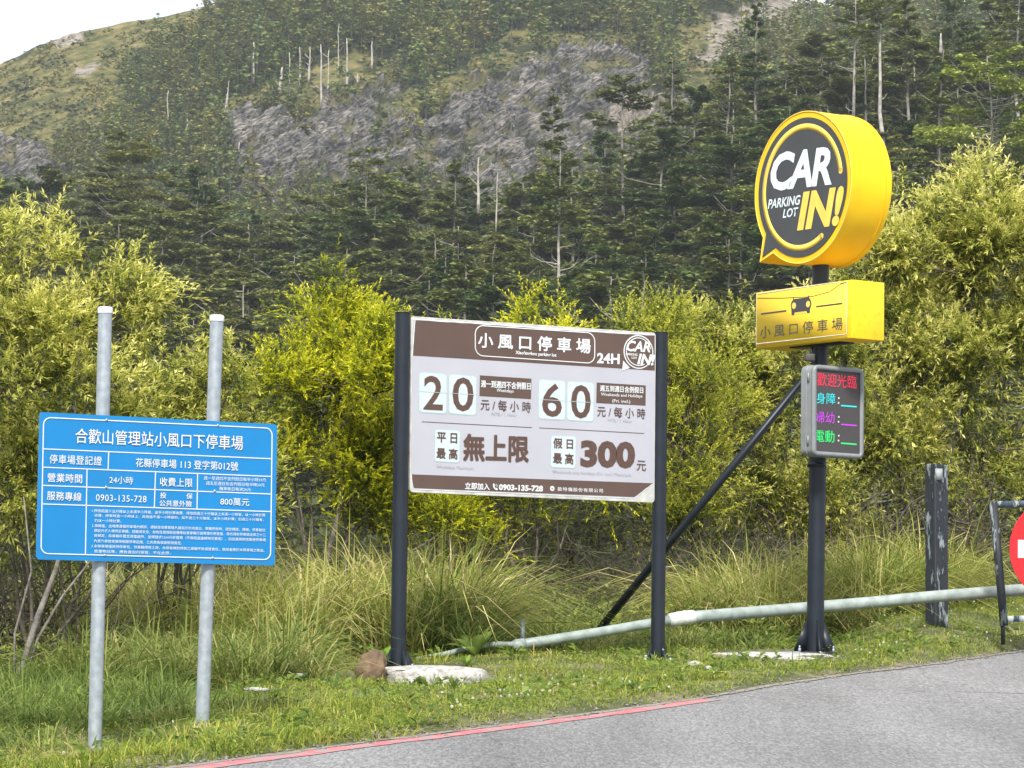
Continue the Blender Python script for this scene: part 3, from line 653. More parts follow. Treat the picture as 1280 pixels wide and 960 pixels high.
# heath on the open far slopes
rng = np.random.default_rng(98); n = 60000; D = np.sqrt(rng.uniform(640. ** 2, 846. ** 2, n)); u = rng.uniform(-.19, .14, n); x = u * D; z = terrain(u, D); a_, b_, c_ = masks(x, D, z)
pk = fbm(x / 5, D / 7, 55, 4); m_ = (rng.random(n) < np.clip(b_ * 1.0 + a_ * .22 - c_ * .6, 0, 1) * sm((pk - .38) / .2)); x, D, z = x[m_], D[m_], z[m_]; n = len(x); f = rng.random((n, 1)); g_ = sm((fbm(x / 12, D / 12, 57, 3)[:, None] - .35) / .3)
V, F, C = leaves(np.stack([x, D - .5, z + rng.random(n) * .8 + .1], 1), unit(rng.normal(0, 1, (n, 3)) * [1, 1, .5]), unit(np.array([0, -.3, 1.]) + rng.normal(0, .5, (n, 3))), 1.5, 1.0, np.array([.04, .055, .024]) + f * np.array([.06, .06, .02]) + g_ * np.array([.11, .085, .025]))
tag(link('slope_heath', npmesh('slope_heath', V, F, C, False, NEEDLE)), 'low olive heath and bamboo grass on the open far slopes', 'heath', kind='stuff')
# low undergrowth on the near hillside
rng = np.random.default_rng(99); n = 26000; D = np.sqrt(rng.uniform(190. ** 2, 470. ** 2, n)); u = rng.uniform(-.18, .18, n); x = u * D; z = terrain(u, D)
n1 = rng.random((n, 1)); V, F, C = leaves(np.stack([x, D, z + rng.random(n) * 1.8], 1), unit(rng.normal(0, 1, (n, 3)) * [1, 1, .5]), unit(np.array([0, 0, 1.]) + rng.normal(0, .5, (n, 3))), 1.1, .9, np.array([.022, .034, .016]) + n1 * np.array([.05, .055, .018]))
tag(link('undergrowth', npmesh('undergrowth', V, F, C, False, NEEDLE)), 'dark bushy undergrowth beneath the hillside conifers', 'undergrowth', kind='stuff')

# ------------------------------------------------------------------ roadside shrubs
YP = ((.075, .11, .010), (.52, .55, .025), (.90, .84, .05))      # bright yellow green
LP = ((.09, .12, .02), (.50, .51, .09), (.90, .85, .28))       # pale willow like
GP = ((.09, .12, .022), (.50, .52, .09), (.90, .82, .32))      # grey green with buff tips
def shrub(name, px, pybase, D, lobes_px, label, seed, n, shoots, lps, leaf, pal, **kw):
    """lobes in picture units: (px, py, rpx, rpy, weight) at depth D"""
    lobes_px = [(a, b_ + 6, max(c_ - 12, c_ * .7), max(d_ - 18, d_ * .6), w_) for a, b_, c_, d_, w_ in lobes_px]
    b = P(px, pybase, D); b[2] = gz(b[0], b[1]); rngs = np.random.default_rng(seed); lb = []
    for (lx, ly, rx, ry, w) in lobes_px:
        c = P(lx, ly, D); lb.append((c[0] - b[0], rngs.uniform(-.5, .4), c[2] - b[2], rx / FPX * D, rx / FPX * D * .8, ry / FPX * D, w))
    wd, cr = make_shrub(seed, lb, n, shoots, lps, leaf, pal, **kw)
    return place_plant(name, wd, cr, label, 'shrub', b)
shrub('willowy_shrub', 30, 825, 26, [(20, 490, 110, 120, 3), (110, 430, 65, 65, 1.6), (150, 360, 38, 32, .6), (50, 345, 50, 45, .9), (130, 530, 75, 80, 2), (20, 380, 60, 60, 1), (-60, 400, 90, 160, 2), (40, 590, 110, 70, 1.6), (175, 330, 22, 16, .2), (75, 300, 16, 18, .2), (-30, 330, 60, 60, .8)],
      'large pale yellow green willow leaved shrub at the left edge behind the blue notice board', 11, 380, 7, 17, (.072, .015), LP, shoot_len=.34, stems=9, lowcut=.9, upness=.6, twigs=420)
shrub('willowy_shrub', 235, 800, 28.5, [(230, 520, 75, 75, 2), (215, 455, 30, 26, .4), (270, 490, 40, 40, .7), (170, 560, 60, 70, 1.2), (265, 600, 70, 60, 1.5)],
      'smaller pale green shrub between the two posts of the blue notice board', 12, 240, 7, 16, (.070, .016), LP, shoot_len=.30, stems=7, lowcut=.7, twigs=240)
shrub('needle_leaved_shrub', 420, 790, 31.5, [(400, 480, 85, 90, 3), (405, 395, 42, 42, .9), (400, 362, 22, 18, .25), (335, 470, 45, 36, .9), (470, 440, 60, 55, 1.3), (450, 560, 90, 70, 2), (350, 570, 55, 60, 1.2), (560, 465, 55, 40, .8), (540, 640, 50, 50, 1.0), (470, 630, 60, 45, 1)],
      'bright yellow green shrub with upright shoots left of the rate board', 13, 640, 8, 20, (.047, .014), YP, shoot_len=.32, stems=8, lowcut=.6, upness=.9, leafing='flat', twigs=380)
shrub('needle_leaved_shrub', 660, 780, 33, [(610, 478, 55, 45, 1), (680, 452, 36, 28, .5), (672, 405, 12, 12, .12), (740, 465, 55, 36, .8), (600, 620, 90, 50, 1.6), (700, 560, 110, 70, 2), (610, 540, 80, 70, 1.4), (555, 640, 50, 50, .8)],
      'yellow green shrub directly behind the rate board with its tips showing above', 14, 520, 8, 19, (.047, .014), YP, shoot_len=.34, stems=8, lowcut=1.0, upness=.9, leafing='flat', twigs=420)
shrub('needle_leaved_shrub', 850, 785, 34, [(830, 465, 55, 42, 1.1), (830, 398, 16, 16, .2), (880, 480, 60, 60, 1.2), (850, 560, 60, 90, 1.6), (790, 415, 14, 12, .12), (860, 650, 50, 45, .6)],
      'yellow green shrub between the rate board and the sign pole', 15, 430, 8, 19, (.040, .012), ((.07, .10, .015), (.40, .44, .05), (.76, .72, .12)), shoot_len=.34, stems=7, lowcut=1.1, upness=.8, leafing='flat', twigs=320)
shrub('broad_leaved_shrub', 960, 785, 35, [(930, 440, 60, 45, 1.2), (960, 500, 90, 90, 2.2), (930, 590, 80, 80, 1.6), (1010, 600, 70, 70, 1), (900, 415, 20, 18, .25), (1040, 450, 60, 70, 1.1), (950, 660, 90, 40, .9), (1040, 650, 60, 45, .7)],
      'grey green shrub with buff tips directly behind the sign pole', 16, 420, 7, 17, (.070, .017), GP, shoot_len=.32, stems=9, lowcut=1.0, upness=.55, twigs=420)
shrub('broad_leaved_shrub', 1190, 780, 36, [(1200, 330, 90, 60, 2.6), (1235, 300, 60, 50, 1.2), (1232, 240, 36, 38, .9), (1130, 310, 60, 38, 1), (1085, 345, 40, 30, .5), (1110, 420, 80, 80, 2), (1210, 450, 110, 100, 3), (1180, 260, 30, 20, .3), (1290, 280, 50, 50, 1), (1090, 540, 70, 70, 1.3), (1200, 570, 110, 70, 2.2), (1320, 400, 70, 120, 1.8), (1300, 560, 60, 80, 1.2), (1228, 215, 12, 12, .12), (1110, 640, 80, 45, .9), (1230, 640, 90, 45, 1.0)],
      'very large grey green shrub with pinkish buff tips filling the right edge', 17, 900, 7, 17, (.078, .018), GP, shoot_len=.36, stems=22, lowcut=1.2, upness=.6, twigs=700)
def copy_plant(src, px, D, rz, label):
    b = P(px, 785, D); b[2] = gz(b[0], b[1]); r = src.copy(); COL.objects.link(r); r.location = b; r.rotation_euler.z = rz; r['label'] = label
    for ch in src.children: c = ch.copy(); COL.objects.link(c); c.parent = r
by = {o['label']: o for o in COL.objects if o.type == 'EMPTY' and o.name.startswith(('broad_leaved_shrub', 'willowy_shrub'))}
s1 = [o for k_, o in by.items() if 'very large' in k_][0]; s2_ = [o for k_, o in by.items() if 'directly behind the sign pole' in k_][0]; s3_ = [o for k_, o in by.items() if 'left edge behind' in k_][0]
copy_plant(s2_, 1480, 36.5, 1.9, 'grey green shrub standing beyond the right end of the pipe'); copy_plant(s1, 1750, 38, 2.6, 'large grey green shrub farthest to the right along the road')
copy_plant(s3_, -260, 27.5, 2.2, 'pale willow leaved shrub farthest to the left behind the verge')
# dense twiggy undergrowth at the foot of the shrubs
def thicket(px0, px1, D, ytop, n, seed, label):
    rng = np.random.default_rng(seed); mb = MB(); b = P((px0 + px1) / 2, 780, D); b[2] = gz(b[0], b[1])
    w = (px1 - px0) / FPX * D; h = (785 - ytop) / FPX * D
    for i in range(n):
        a = np.array([rng.uniform(-.5, .5) * w, rng.uniform(-.6, .6), rng.random() ** 2 * .5 * h]); l = rng.uniform(.4, 1.3)
        an = rng.random() * 6.28; e = a + np.array([math.cos(an) * .8, math.sin(an) * .5, rng.uniform(.0, 1.1)]) * l; e[2] = min(e[2], h)
        r = rng.choice([.004, .006, .009, .016], p=[.45, .3, .17, .08]); tube_multi(mb, a, e, r, r * .4, 4, .14, 5, rng)
    r = empty('twig_thicket', label, 'thicket', b); link('branches', mb.mesh('branches', BARK, True), r)
    n2 = n * 16; p = np.stack([rng.uniform(-.5, .5, n2) * w, rng.uniform(-.1, .8, n2), rng.random(n2) * h * .95], 1)
    f = rng.random((n2, 1)); V, F, C = leaves(p, unit(rng.normal(0, 1, (n2, 3))), unit(np.array([0, -.4, 1.]) + rng.normal(0, .5, (n2, 3))), .065, .02, np.array([.09, .11, .02]) + f * np.array([.28, .28, .06]))
    link('leaf_crown', npmesh('leaf_crown', V, F, C, False, LEAF), r)
thicket(600, 900, 33.5, 600, 420, 31, 'dark tangle of bare twigs beneath the rate board')
thicket(880, 1100, 34.5, 590, 300, 32, 'tangle of dark stems behind the foot of the sign pole')
thicket(1080, 1330, 35, 590, 340, 33, 'tangle of dark stems behind the peeling timber post')
thicket(-70, 110, 26.6, 590, 260, 34, 'grey bare twigs at the foot of the left edge shrub')
thicket(280, 600, 32, 620, 260, 35, 'dark twigs beneath the bright shrub left of the rate board')
# leaning bare trunk at left
mb = MB(); b = P(18, 832, 24.8); b[2] = gz(b[0], b[1]) - .05
mb.tube([(0, 0, 0), (.07, 0, .25), (.17, .02, .62), (.3, .05, 1.0), (.42, .1, 1.5), (.5, .15, 2.1)], [.032, .028, .025, .02, .015, .01], 7)
mb.tube([(.05, .02, 0), (.17, .05, .45), (.36, .07, .8), (.62, .1, 1.15), (.95, .1, 1.42)], [.015, .013, .011, .009, .006], 6)
mb.tube([(.0, .05, 0), (-.02, .1, .5), (.1, .1, 1.0), (.02, .1, 1.6)], [.012, .01, .008, .005], 6)
r = empty('bare_sapling', 'leaning grey bare trunk below the left edge of the blue notice board', 'sapling', b)
link('trunk', mb.mesh('trunk', M('grey_lichen_bark', (.22, .20, .175), (.09, .08, .07), .9, scale=12, bump=.6, bscale=30), True), r)

# ------------------------------------------------------------------ grass
def blades(px, py_, pz, h, w, leanv, col, tipc, rng, seg=3, ldir=None):
    n = len(px); base = np.stack([px, py_, pz], 1); an = rng.random(n) * 6.283
    if ldir is None: ldir = np.stack([np.cos(an), np.sin(an), 0 * an], 1)
    side = unit(np.stack([-ldir[:, 1], ldir[:, 0], 0 * an], 1) + rng.normal(0, .7, (n, 3)) * [1, 1, .2]); Vs = []; Cs = []
    for i in range(seg):
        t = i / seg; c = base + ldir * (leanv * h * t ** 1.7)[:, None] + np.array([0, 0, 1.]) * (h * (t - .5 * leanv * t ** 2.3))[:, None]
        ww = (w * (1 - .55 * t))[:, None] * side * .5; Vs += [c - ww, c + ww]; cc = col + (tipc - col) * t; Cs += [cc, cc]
    Vs.append(base + ldir * (leanv * h)[:, None] * 1.02 + np.array([0, 0, 1.]) * (h * (1 - .62 * leanv))[:, None]); Cs.append(tipc)
    k = 2 * seg + 1; V = np.stack(Vs, 1).reshape(-1, 3); C = np.stack(Cs, 1).reshape(-1, 3); o = np.arange(n)[:, None] * k
    F4 = np.concatenate([o + np.array([[2 * i, 2 * i + 1, 2 * i + 3, 2 * i + 2]]) for i in range(seg - 1)]); F3 = o + np.array([[k - 3, k - 2, k - 1]])
    return V, [F4, F3], C
def grass_field(name, label, pts, hh, wpx, lean, pal, seed, seg=3, cat='grass'):
    rng = np.random.default_rng(seed); x, y = pts[:2]; n = len(x); z = G(x, y) - .015; hf = 1.0; cf = 0.0; ld_ = None
    if len(pts) > 2: hf, cf, ld_ = pts[2:]
    h = hh * rng.uniform(.45, 1.2, n) * hf; f = np.clip(rng.random(n) * .55 + .55 * (fbm(x * 1.3, y * 1.3, seed + 1, 3) - .3) + cf, 0, 1)[:, None]
    pal = np.array(pal); q = f * (len(pal) - 1); i = np.clip(q.astype(int), 0, len(pal) - 2)[:, 0]; fr = q - i[:, None]
    col = pal[i] * (1 - fr) + pal[i + 1] * fr; col *= rng.uniform(.75, 1.25, (n, 1))
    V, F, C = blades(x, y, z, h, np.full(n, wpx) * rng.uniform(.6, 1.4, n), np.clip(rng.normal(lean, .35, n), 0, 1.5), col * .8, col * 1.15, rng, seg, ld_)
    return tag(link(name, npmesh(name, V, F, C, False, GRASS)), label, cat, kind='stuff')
def clumped(x0, x1, y0, y1, nc, per, r, seed, cond):
    """x0..x1 in picture px, y0..y1 depth in metres; returns x, y, height factor, colour shift, lean direction"""
    rng = np.random.default_rng(seed); cy = rng.uniform(y0, y1, nc); cx = (rng.uniform(x0, x1, nc) - 640) / FPX * cy
    n = nc * per; k = np.repeat(np.arange(nc), per); ox = rng.normal(0, r, n); oy = rng.normal(0, r, n); x = cx[k] + ox; y = cy[k] + oy
    hf = rng.uniform(.45, 1.25, nc)[k]; cf = rng.normal(0, .24, nc)[k]; wind = rng.normal(0, .6, (nc, 2))[k]
    ld_ = unit(np.stack([ox / r * 1.1 + wind[:, 0] + rng.normal(0, .5, n), oy / r * 1.1 + wind[:, 1] + rng.normal(0, .5, n), 0 * ox], 1))
    s = sdist(x, y); m = cond(x, y, s)
    for c_, rx, ry in PADS: m &= ((x - c_[0]) / (rx + .06)) ** 2 + ((y - c_[1]) / ry) ** 2 > 1
    return x[m], y[m], hf[m], cf[m], ld_[m]
pad1 = P(541, 850, 25.75); pad1[2] += .03; pad2 = P(972, 829, 28.05)
PADS = [(pad1 - [0, .35, 0], .54, 1.0), (pad2 - [0, .3, 0], .64, .85), (pad1 - [.62, .35, 0], .2, .5)]
DRY = [(.14, .20, .03), (.30, .34, .07), (.45, .43, .13), (.60, .52, .23), (.70, .60, .34)]
GRN = [(.09, .14, .03), (.17, .24, .05), (.26, .32, .07), (.38, .39, .12)]
MIXG = [(.09, .14, .03), (.18, .24, .05), (.32, .33, .09), (.50, .43, .19)]
grass_field('tall_grass', 'tall dry tussock grass behind the two signs on the left', clumped(90, 610, 27.9, 32.8, 480, 46, .12, 61, lambda x, y, s: s > 2.2), 1.12, .016, .85, DRY, 61, 4)
grass_field('tall_grass', 'tall green and straw grass behind the blue notice board', clumped(80, 395, 24.3, 27.4, 170, 46, .11, 62, lambda x, y, s: s > 2.6), .62, .014, .85, MIXG, 62, 4)
grass_field('tall_grass', 'mid height green grass at the left edge below the blue notice', clumped(-60, 250, 20.6, 25.0, 210, 44, .10, 63, lambda x, y, s: s > 1.3), .36, .011, .8, GRN, 63)
grass_field('tall_grass', 'tall straw coloured grass mounds behind the pipe rail on the right', clumped(880, 1340, 30.8, 34.2, 400, 56, .14, 64, lambda x, y, s: s > 1.8), 1.05, .013, .95, DRY, 64, 4)
grass_field('tall_grass', 'ragged green grass behind the pipe rail under the rate board', clumped(560, 960, 28.4, 32, 240, 36, .14, 65, lambda x, y, s: s > 1.8), .28, .012, .8, MIXG, 65)
grass_field('tall_grass', 'green grass tufts behind the left rate board post', clumped(510, 600, 27.6, 29, 45, 46, .09, 66, lambda x, y, s: s > 1.8), .55, .012, .75, GRN, 66, 4)
# short verge
def verge_pts(n, seed, smin=-.01, smax=3.2, p=1.0):
    rng = np.random.default_rng(seed); k = rng.integers(0, len(ex), n * 2); k = k[(sa[k] > 50) & (sa[k] < cum[-1] - 52)]; off = smin + (smax - smin) * rng.random(len(k)) ** p
    t = rng.normal(0, .03, len(k)); x = ex[k] + nx_[k] * off + tx[k] / ln[k] * t; y = ey[k] + ny_[k] * off + ty[k] / ln[k] * t
    px, py = proj(x, y, plane(x, y)); rg = .06 + .16 * (fbm(sa[k] * 1.7, 0 * k, 88, 4) - .3)
    m = (px > -60) & (px < 1340) & (off > rg); x, y = x[m], y[m]
    # keep the concrete pads clear
    for c_, rx, ry in PADS: 
        mm = ((x - c_[0]) / rx) ** 2 + ((y - c_[1]) / ry) ** 2 > 1; x, y = x[mm], y[mm]
    bare = fbm(x * 1.6, y * 1.6, 90, 4); mm = rng.random(len(x)) < .45 + .55 * sm((bare - .25) / .14); return x[mm], y[mm]
SHORT = [(.10, .16, .02), (.21, .28, .03), (.33, .38, .05), (.46, .45, .09), (.54, .46, .18)]
grass_field('short_grass', 'short bright grass along the road edge', verge_pts(84000, 71, smax=4.6), .075, .009, .8, SHORT, 71, 2)
grass_field('short_grass', 'lusher grass tufts scattered over the verge', clumped(-60, 1340, 17, 30.5, 520, 26, .07, 72, lambda x, y, s: (s > .25) & (s < 4.5)), .15, .009, .6, SHORT, 72, 3)
grass_field('short_grass', 'lush short grass in the lower left corner of the verge', clumped(-80, 520, 16.2, 22.5, 420, 60, .11, 73, lambda x, y, s: (s > .04) & (s < 1.7)), .12, .008, .7, SHORT, 73, 3)
rng = np.random.default_rng(74); x, y, hf_, cf_, ld0 = clumped(-80, 1340, 16.4, 31, 330, 14, .035, 75, lambda x, y, s: (s > .12) & (s < 4.2)); n = len(x); f = rng.random((n, 1))
V, F, C = leaves(np.stack([x, y, G(x, y) + rng.uniform(.0, .10, n) * hf_], 1), unit(ld0 + np.array([0, 0, .7]) + rng.normal(0, .3, (n, 3))), unit(np.array([0, -.2, 1.]) + rng.normal(0, .3, (n, 3))), rng.uniform(.05, .12, n), rng.uniform(.02, .045, n), np.array([.08, .14, .03]) + f * np.array([.17, .20, .03]), .15, .2)
tag(link('verge_weeds', npmesh('verge_weeds', V, F, C, False, LEAF)), 'small broad leaved weeds mixed through the verge grass', 'weeds', kind='stuff')
grass_field('straw_litter', 'dry fallen straw lying in the verge', clumped(-80, 1340, 16.4, 31, 300, 14, .08, 76, lambda x, y, s: (s > .05) & (s < 4.2)), .16, .007, 1.45, [(.30, .24, .12), (.50, .42, .22), (.62, .54, .34)], 76, 3)
grass_field('tall_grass', 'wild knee high grass and weeds around the feet of the blue notice posts', clumped(-80, 360, 17.6, 21.5, 90, 40, .08, 77, lambda x, y, s: s > .9), .24, .009, .8, MIXG, 77, 3)
rng = np.random.default_rng(78); pc = [clumped(560, 1340, 29.6, 34.0, 420, 26, .13, 79, lambda x, y, s: s > 1.8), clumped(-80, 420, 25.2, 28.6, 240, 26, .12, 80, lambda x, y, s: s > 1.8)]
x, y, hf_, cf_ = [np.concatenate([q[i] for q in pc]) for i in range(4)]; ld0 = np.concatenate([q[4] for q in pc]); n = len(x); f = np.clip(rng.random((n, 1)) * .7 + cf_[:, None], 0, 1)
V, F, C = leaves(np.stack([x, y, G(x, y) + rng.random(n) ** 1.4 * .42 * hf_], 1), unit(ld0 + np.array([0, 0, .6]) + rng.normal(0, .5, (n, 3))), unit(np.array([0, -.3, 1.]) + rng.normal(0, .4, (n, 3))), rng.uniform(.05, .10, n), rng.uniform(.016, .032, n), np.array([.09, .14, .03]) + f * np.array([.34, .34, .07]), .15, .15)
tag(link('low_foliage', npmesh('low_foliage', V, F, C, False, LEAF)), 'low leafy foliage filling the ground beneath the shrubs', 'foliage', kind='stuff')
# clover leaves and flowers
rng = np.random.default_rng(81); x, y = verge_pts(22000, 82, .05, 3.0); m = fbm(x * 1.4, y * 1.4, 86, 3) > .46; x, y = x[m], y[m]; n = len(x); z = G(x, y) + rng.uniform(.01, .07, n); f = rng.random((n, 1))
V, F, C = leaves(np.stack([x, y, z], 1), unit(rng.normal(0, 1, (n, 3)) * [1, 1, .35]), unit(np.array([0, -.25, 1.]) + rng.normal(0, .35, (n, 3))), .026, .024, np.array([.09, .16, .025]) + f * np.array([.20, .20, .03]))
tag(link('clover', npmesh('clover', V, F, C, False, LEAF)), 'low clover leaves in the verge along the road', 'clover', kind='stuff')
x, y = verge_pts(430, 83, .1, 2.0); m = fbm(x * .9, y * .9, 84, 3) + .22 * sm((x - 2.4) / 1.5) + .15 * sm((-1.8 - x) / .5) > .60; x, y = x[m], y[m]; n = len(x); z = G(x, y) + rng.uniform(.06, .12, n)
Vs = []; Fs = []; k = 0
for a_ in range(3):
    D_ = unit(rng.normal(0, 1, (n, 3))); V, F, _ = leaves(np.stack([x, y, z], 1) - D_ * .011, D_, unit(rng.normal(0, 1, (n, 3))), .022, .02, np.zeros((n, 3))); Vs.append(V); Fs.append(F + k); k += len(V)
tag(link('clover_flowers', npmesh('clover_flowers', np.concatenate(Vs), np.concatenate(Fs), np.tile([.72, .70, .60], (k, 1)), False, LEAF)), 'small white clover flowers dotted along the verge', 'flowers', kind='stuff')
# gravel at the road rim
rng = np.random.default_rng(85); mbg = MB(); kk = rng.choice(np.where((sa > 52) & (sa < cum[-1] - 52))[0], 1500)
oc = np.array([(1, 0, 0), (-1, 0, 0), (0, 1, 0), (0, -1, 0), (0, 0, 1), (0, 0, -1)], float); of = [(0, 2, 4), (2, 1, 4), (1, 3, 4), (3, 0, 4), (2, 0, 5), (1, 2, 5), (3, 1, 5), (0, 3, 5)]
for i in kk:
    o = rng.normal(.03, .06); x_, y_ = ex[i] + nx_[i] * o, ey[i] + ny_[i] * o; s = rng.uniform(.005, .02)
    mbg.add(oc * rng.uniform(.5, 1.1, (6, 1)) * s * [1.2, 1.2, .7] + [x_, y_, plane(x_, y_) + s * .3 + max(0, o) * .15], of)
tag(link('gravel', mbg.mesh('gravel', M('gravel_stone', (.24, .225, .205), (.11, .10, .09), .9, scale=30))), 'loose grit along the road rim', 'gravel', kind='stuff')

# broad leaved weeds
def weed(px, py, D, h, nl, label, col, seed, wide=.28):
    rng = np.random.default_rng(seed); b = P(px, py, D); b[2] = gz(b[0], b[1]); r = empty('broad_leaved_weed', label, 'weed', b)
    for i in range(nl):
        an = i * 2.4 + rng.random() * .6; L_ = h * rng.uniform(.75, 1.15); el = rng.uniform(.5, 1.25); k = 7; t = np.linspace(0, 1, k)
        dx = np.cos(el) * L_ * t; dz = np.sin(el) * L_ * t - .45 * L_ * t ** 2.4 * math.cos(el); wd = wide * L_ * np.sin(np.clip(t * 1.05, 0, 1) * math.pi) ** .7 * .5 * (1 + .18 * np.sin(t * 30)) + .004
        c = np.stack([dx * math.cos(an), dx * math.sin(an), dz], 1); s = np.array([-math.sin(an), math.cos(an), 0]); up = np.array([0, 0, .25])
        V = np.concatenate([c + s * wd[:, None] + up * wd[:, None], c, c - s * wd[:, None] + up * wd[:, None]]); F = []
        for j in range(k - 1): F += [(j, j + 1, k + j + 1, k + j), (k + j, k + j + 1, 2 * k + j + 1, 2 * k + j)]
        cc = np.tile(np.array(col) * rng.uniform(.8, 1.25), (3 * k, 1)); cc[k:2 * k] *= 1.35
        link('leaf', npmesh('leaf', V, np.array(F), cc, True, LEAF), r)
weed(474, 815, 26.9, .26, 9, 'leafy green weed behind the boulder by the left rate board post', (.17, .30, .04), 1)
weed(594, 800, 27.4, .36, 10, 'tall pale leaved weed right of the left rate board post', (.24, .33, .08), 2)
weed(583, 828, 26.4, .15, 9, 'flat leaved weed behind the concrete slab', (.16, .26, .04), 3, .2)
weed(522, 905, 22.9, .10, 9, 'low dark weed at the road rim below the concrete slab', (.08, .12, .035), 4, .5)
weed(610, 880, 24.2, .10, 8, 'low bright weed on the verge right of the concrete slab', (.18, .27, .05), 5, .4)
weed(250, 815, 25.2, .16, 7, 'small round leaved weed behind the right post of the blue notice', (.12, .20, .06), 6, .5)
weed(375, 845, 24.2, .13, 9, 'dark leafy weed left of the boulder', (.10, .17, .05), 7, .5)
weed(415, 850, 23.9, .11, 9, 'dark leafy weed in front of the boulder', (.12, .19, .05), 8, .5)

# ------------------------------------------------------------------ stones, slabs, pipe, hose
def blob(name, c, rx, ry, rz, mat, label, cat, seed, flat=1.0, rough=.12, freq=3.0):
    n1, n2 = 40, 22; th = np.linspace(0, 2 * math.pi, n1, endpoint=False); ph = np.linspace(0, math.pi, n2)
    T, Q = np.meshgrid(th, ph); x = np.sin(Q) * np.cos(T); y = np.sin(Q) * np.sin(T); z = np.cos(Q)
    e = .35 if flat < 1 else .8; r = 1 + rough * 2 * (fbm(x * freq + seed, y * freq + z * freq * 1.3, seed, 4) - .5)
    hx = np.sign(z) * np.abs(z) ** e if flat < 1 else z; rr = 1 + rough * 1.3 * (fbm(np.cos(T) * 1.8 + 3, np.sin(T) * 1.8 + seed, seed + 4, 3) - .5) * 2
    V = np.stack([x * r * rx * rr, y * r * ry * rr, hx * rz * (r if flat == 1 else 1 + .25 * (r - 1))], -1).reshape(-1, 3)
    if flat < 1: V[:, 2] += .014 * (fbm(V[:, 0] * 14, V[:, 1] * 14, seed + 9, 3) - .5)
    i = np.arange(n2 - 1)[:, None] * n1; j = np.arange(n1)[None]; k = (j + 1) % n1; F = np.stack([i + j, i + n1 + j, i + n1 + k, i + k], -1).reshape(-1, 4)
    o = link(name, npmesh(name, V, F, None, True, mat)); o.location = c; return tag(o, label, cat)
blob('concrete_slab', (pad1[0], pad1[1], pad1[2] - .03), .47, .5, .12, CONC, 'rough whitish concrete slab at the foot of the left rate board post', 'slab', 3, .5, .16)
blob('concrete_slab', (pad2[0] - .02, pad2[1], pad2[2] - .01), .60, .42, .11, CONC, 'pale concrete slab at the foot of the yellow sign pole', 'slab', 8, .5, .2)
b = P(463, 832, 25.35); blob('boulder', (b[0], b[1], b[2] - .03), .12, .11, .18, ROCKB, 'upright brown boulder left of the concrete slab', 'boulder', 5, 1, .35, 1.7).rotation_euler = (0, .28, .4)
b = P(320, 879, 22.2); b[2] = gz(b[0], b[1]); blob('flat_stone', (b[0], b[1], b[2] + .05), .09, .08, .013, CONC, 'flat pale stone in the grass right of the blue notice', 'stone', 6, .5)
b = P(212, 882, 21.5); b[2] = gz(b[0], b[1]); blob('flat_stone', (b[0], b[1], b[2] + .05), .07, .06, .02, CONC, 'small pale stone between the blue notice posts', 'stone', 7, .5)
b = P(372, 852, 24.4); b[2] = gz(b[0], b[1]); blob('flat_stone', (b[0], b[1], b[2] + .06), .05, .05, .03, CONC, 'small white stone left of the boulder', 'stone', 9, .5)
for i, (px, py, s) in enumerate(((868, 843, .07), (852, 848, .04), (888, 847, .05), (838, 836, .035))):
    b = hit(px, py); b[2] = gz(b[0], b[1]); blob('rubble', (b[0], b[1], b[2] + .02), s, s * .8, s * .4, CONC, ['largest pale rubble lump beside the hose', 'pale rubble lump left of the largest one by the hose', 'pale rubble lump nearest the pole slab', 'small rubble lump by the right rate board post'][i], 'rubble', 20 + i, 1, .3)
# pipe rail
def curve_pts(rows, n=40):
    a = np.array([P(*q) for q in rows]); s = np.concatenate([[0], np.cumsum(np.linalg.norm(np.diff(a, axis=0), axis=1))]); t = np.linspace(0, s[-1], n)
    return np.stack([np.interp(t, s, a[:, i]) for i in range(3)], 1)
pr = empty('pipe_rail', 'long pale grey pipe resting low behind the sign posts and rising to the right', 'pipe', P(850, 773, 28.3)); o0 = P(850, 773, 28.3)
mb = MB(); mb.tube(curve_pts([(648, 806, 27.7), (740, 792, 27.9), (850, 773, 28.3)], 12) - o0, [.046] * 12, 16); link('pipe', mb.mesh('pipe', PIPE, True), pr)
mb = MB(); mb.tube(curve_pts([(858, 772, 28.3), (960, 764, 28.9), (1080, 754, 29.3), (1170, 745.5, 29.5), (1280, 737, 29.9), (1420, 722, 30.5)], 30) - o0, [.057] * 30, 18); link('pipe', mb.mesh('pipe', PIPE, True), pr)
mb = MB(); mb.tube(curve_pts([(836, 775.5, 28.25), (850, 773, 28.28), (868, 770.6, 28.32)], 9) - o0, [.058, .064, .062, .066, .063, .067, .062, .064, .057], 16); link('tape_wrap', mb.mesh('tape_wrap', TAPE, True), pr)
mb = MB(); mb.tube(curve_pts([(520, 825, 27.3), (560, 817, 27.35), (590, 809, 27.5), (620, 805, 27.6), (650, 806, 27.7)], 20) - o0, [.025] * 20, 12); link('narrow_pipe', mb.mesh('narrow_pipe', PIPE, True), pr)
mb = MB(); mb.tube(curve_pts([(640, 807, 27.68), (656, 804.5, 27.72)], 4) - o0, [.04, .052, .052, .05], 14); link('coupling', mb.mesh('coupling', PIPE, True), pr)
ho = empty('hose', 'blue grey hose lying in the grass left of the yellow sign pole', 'hose', (0, 0, 0))
mb = MB(); mb.tube(curve_pts([(846, 836, 27.2), (880, 833, 27.3), (905, 831, 27.4), (940, 822, 27.8), (965, 817, 28.1), (1000, 816, 28.2)], 30), [.016] * 30, 10); link('tubing', mb.mesh('tubing', HOSE, True), ho)
mb = MB(); mb.tube(curve_pts([(866, 834.5, 27.25), (874, 833.5, 27.28)], 3), [.022] * 3, 10); link('joint', mb.mesh('joint', NAVY, True), ho)
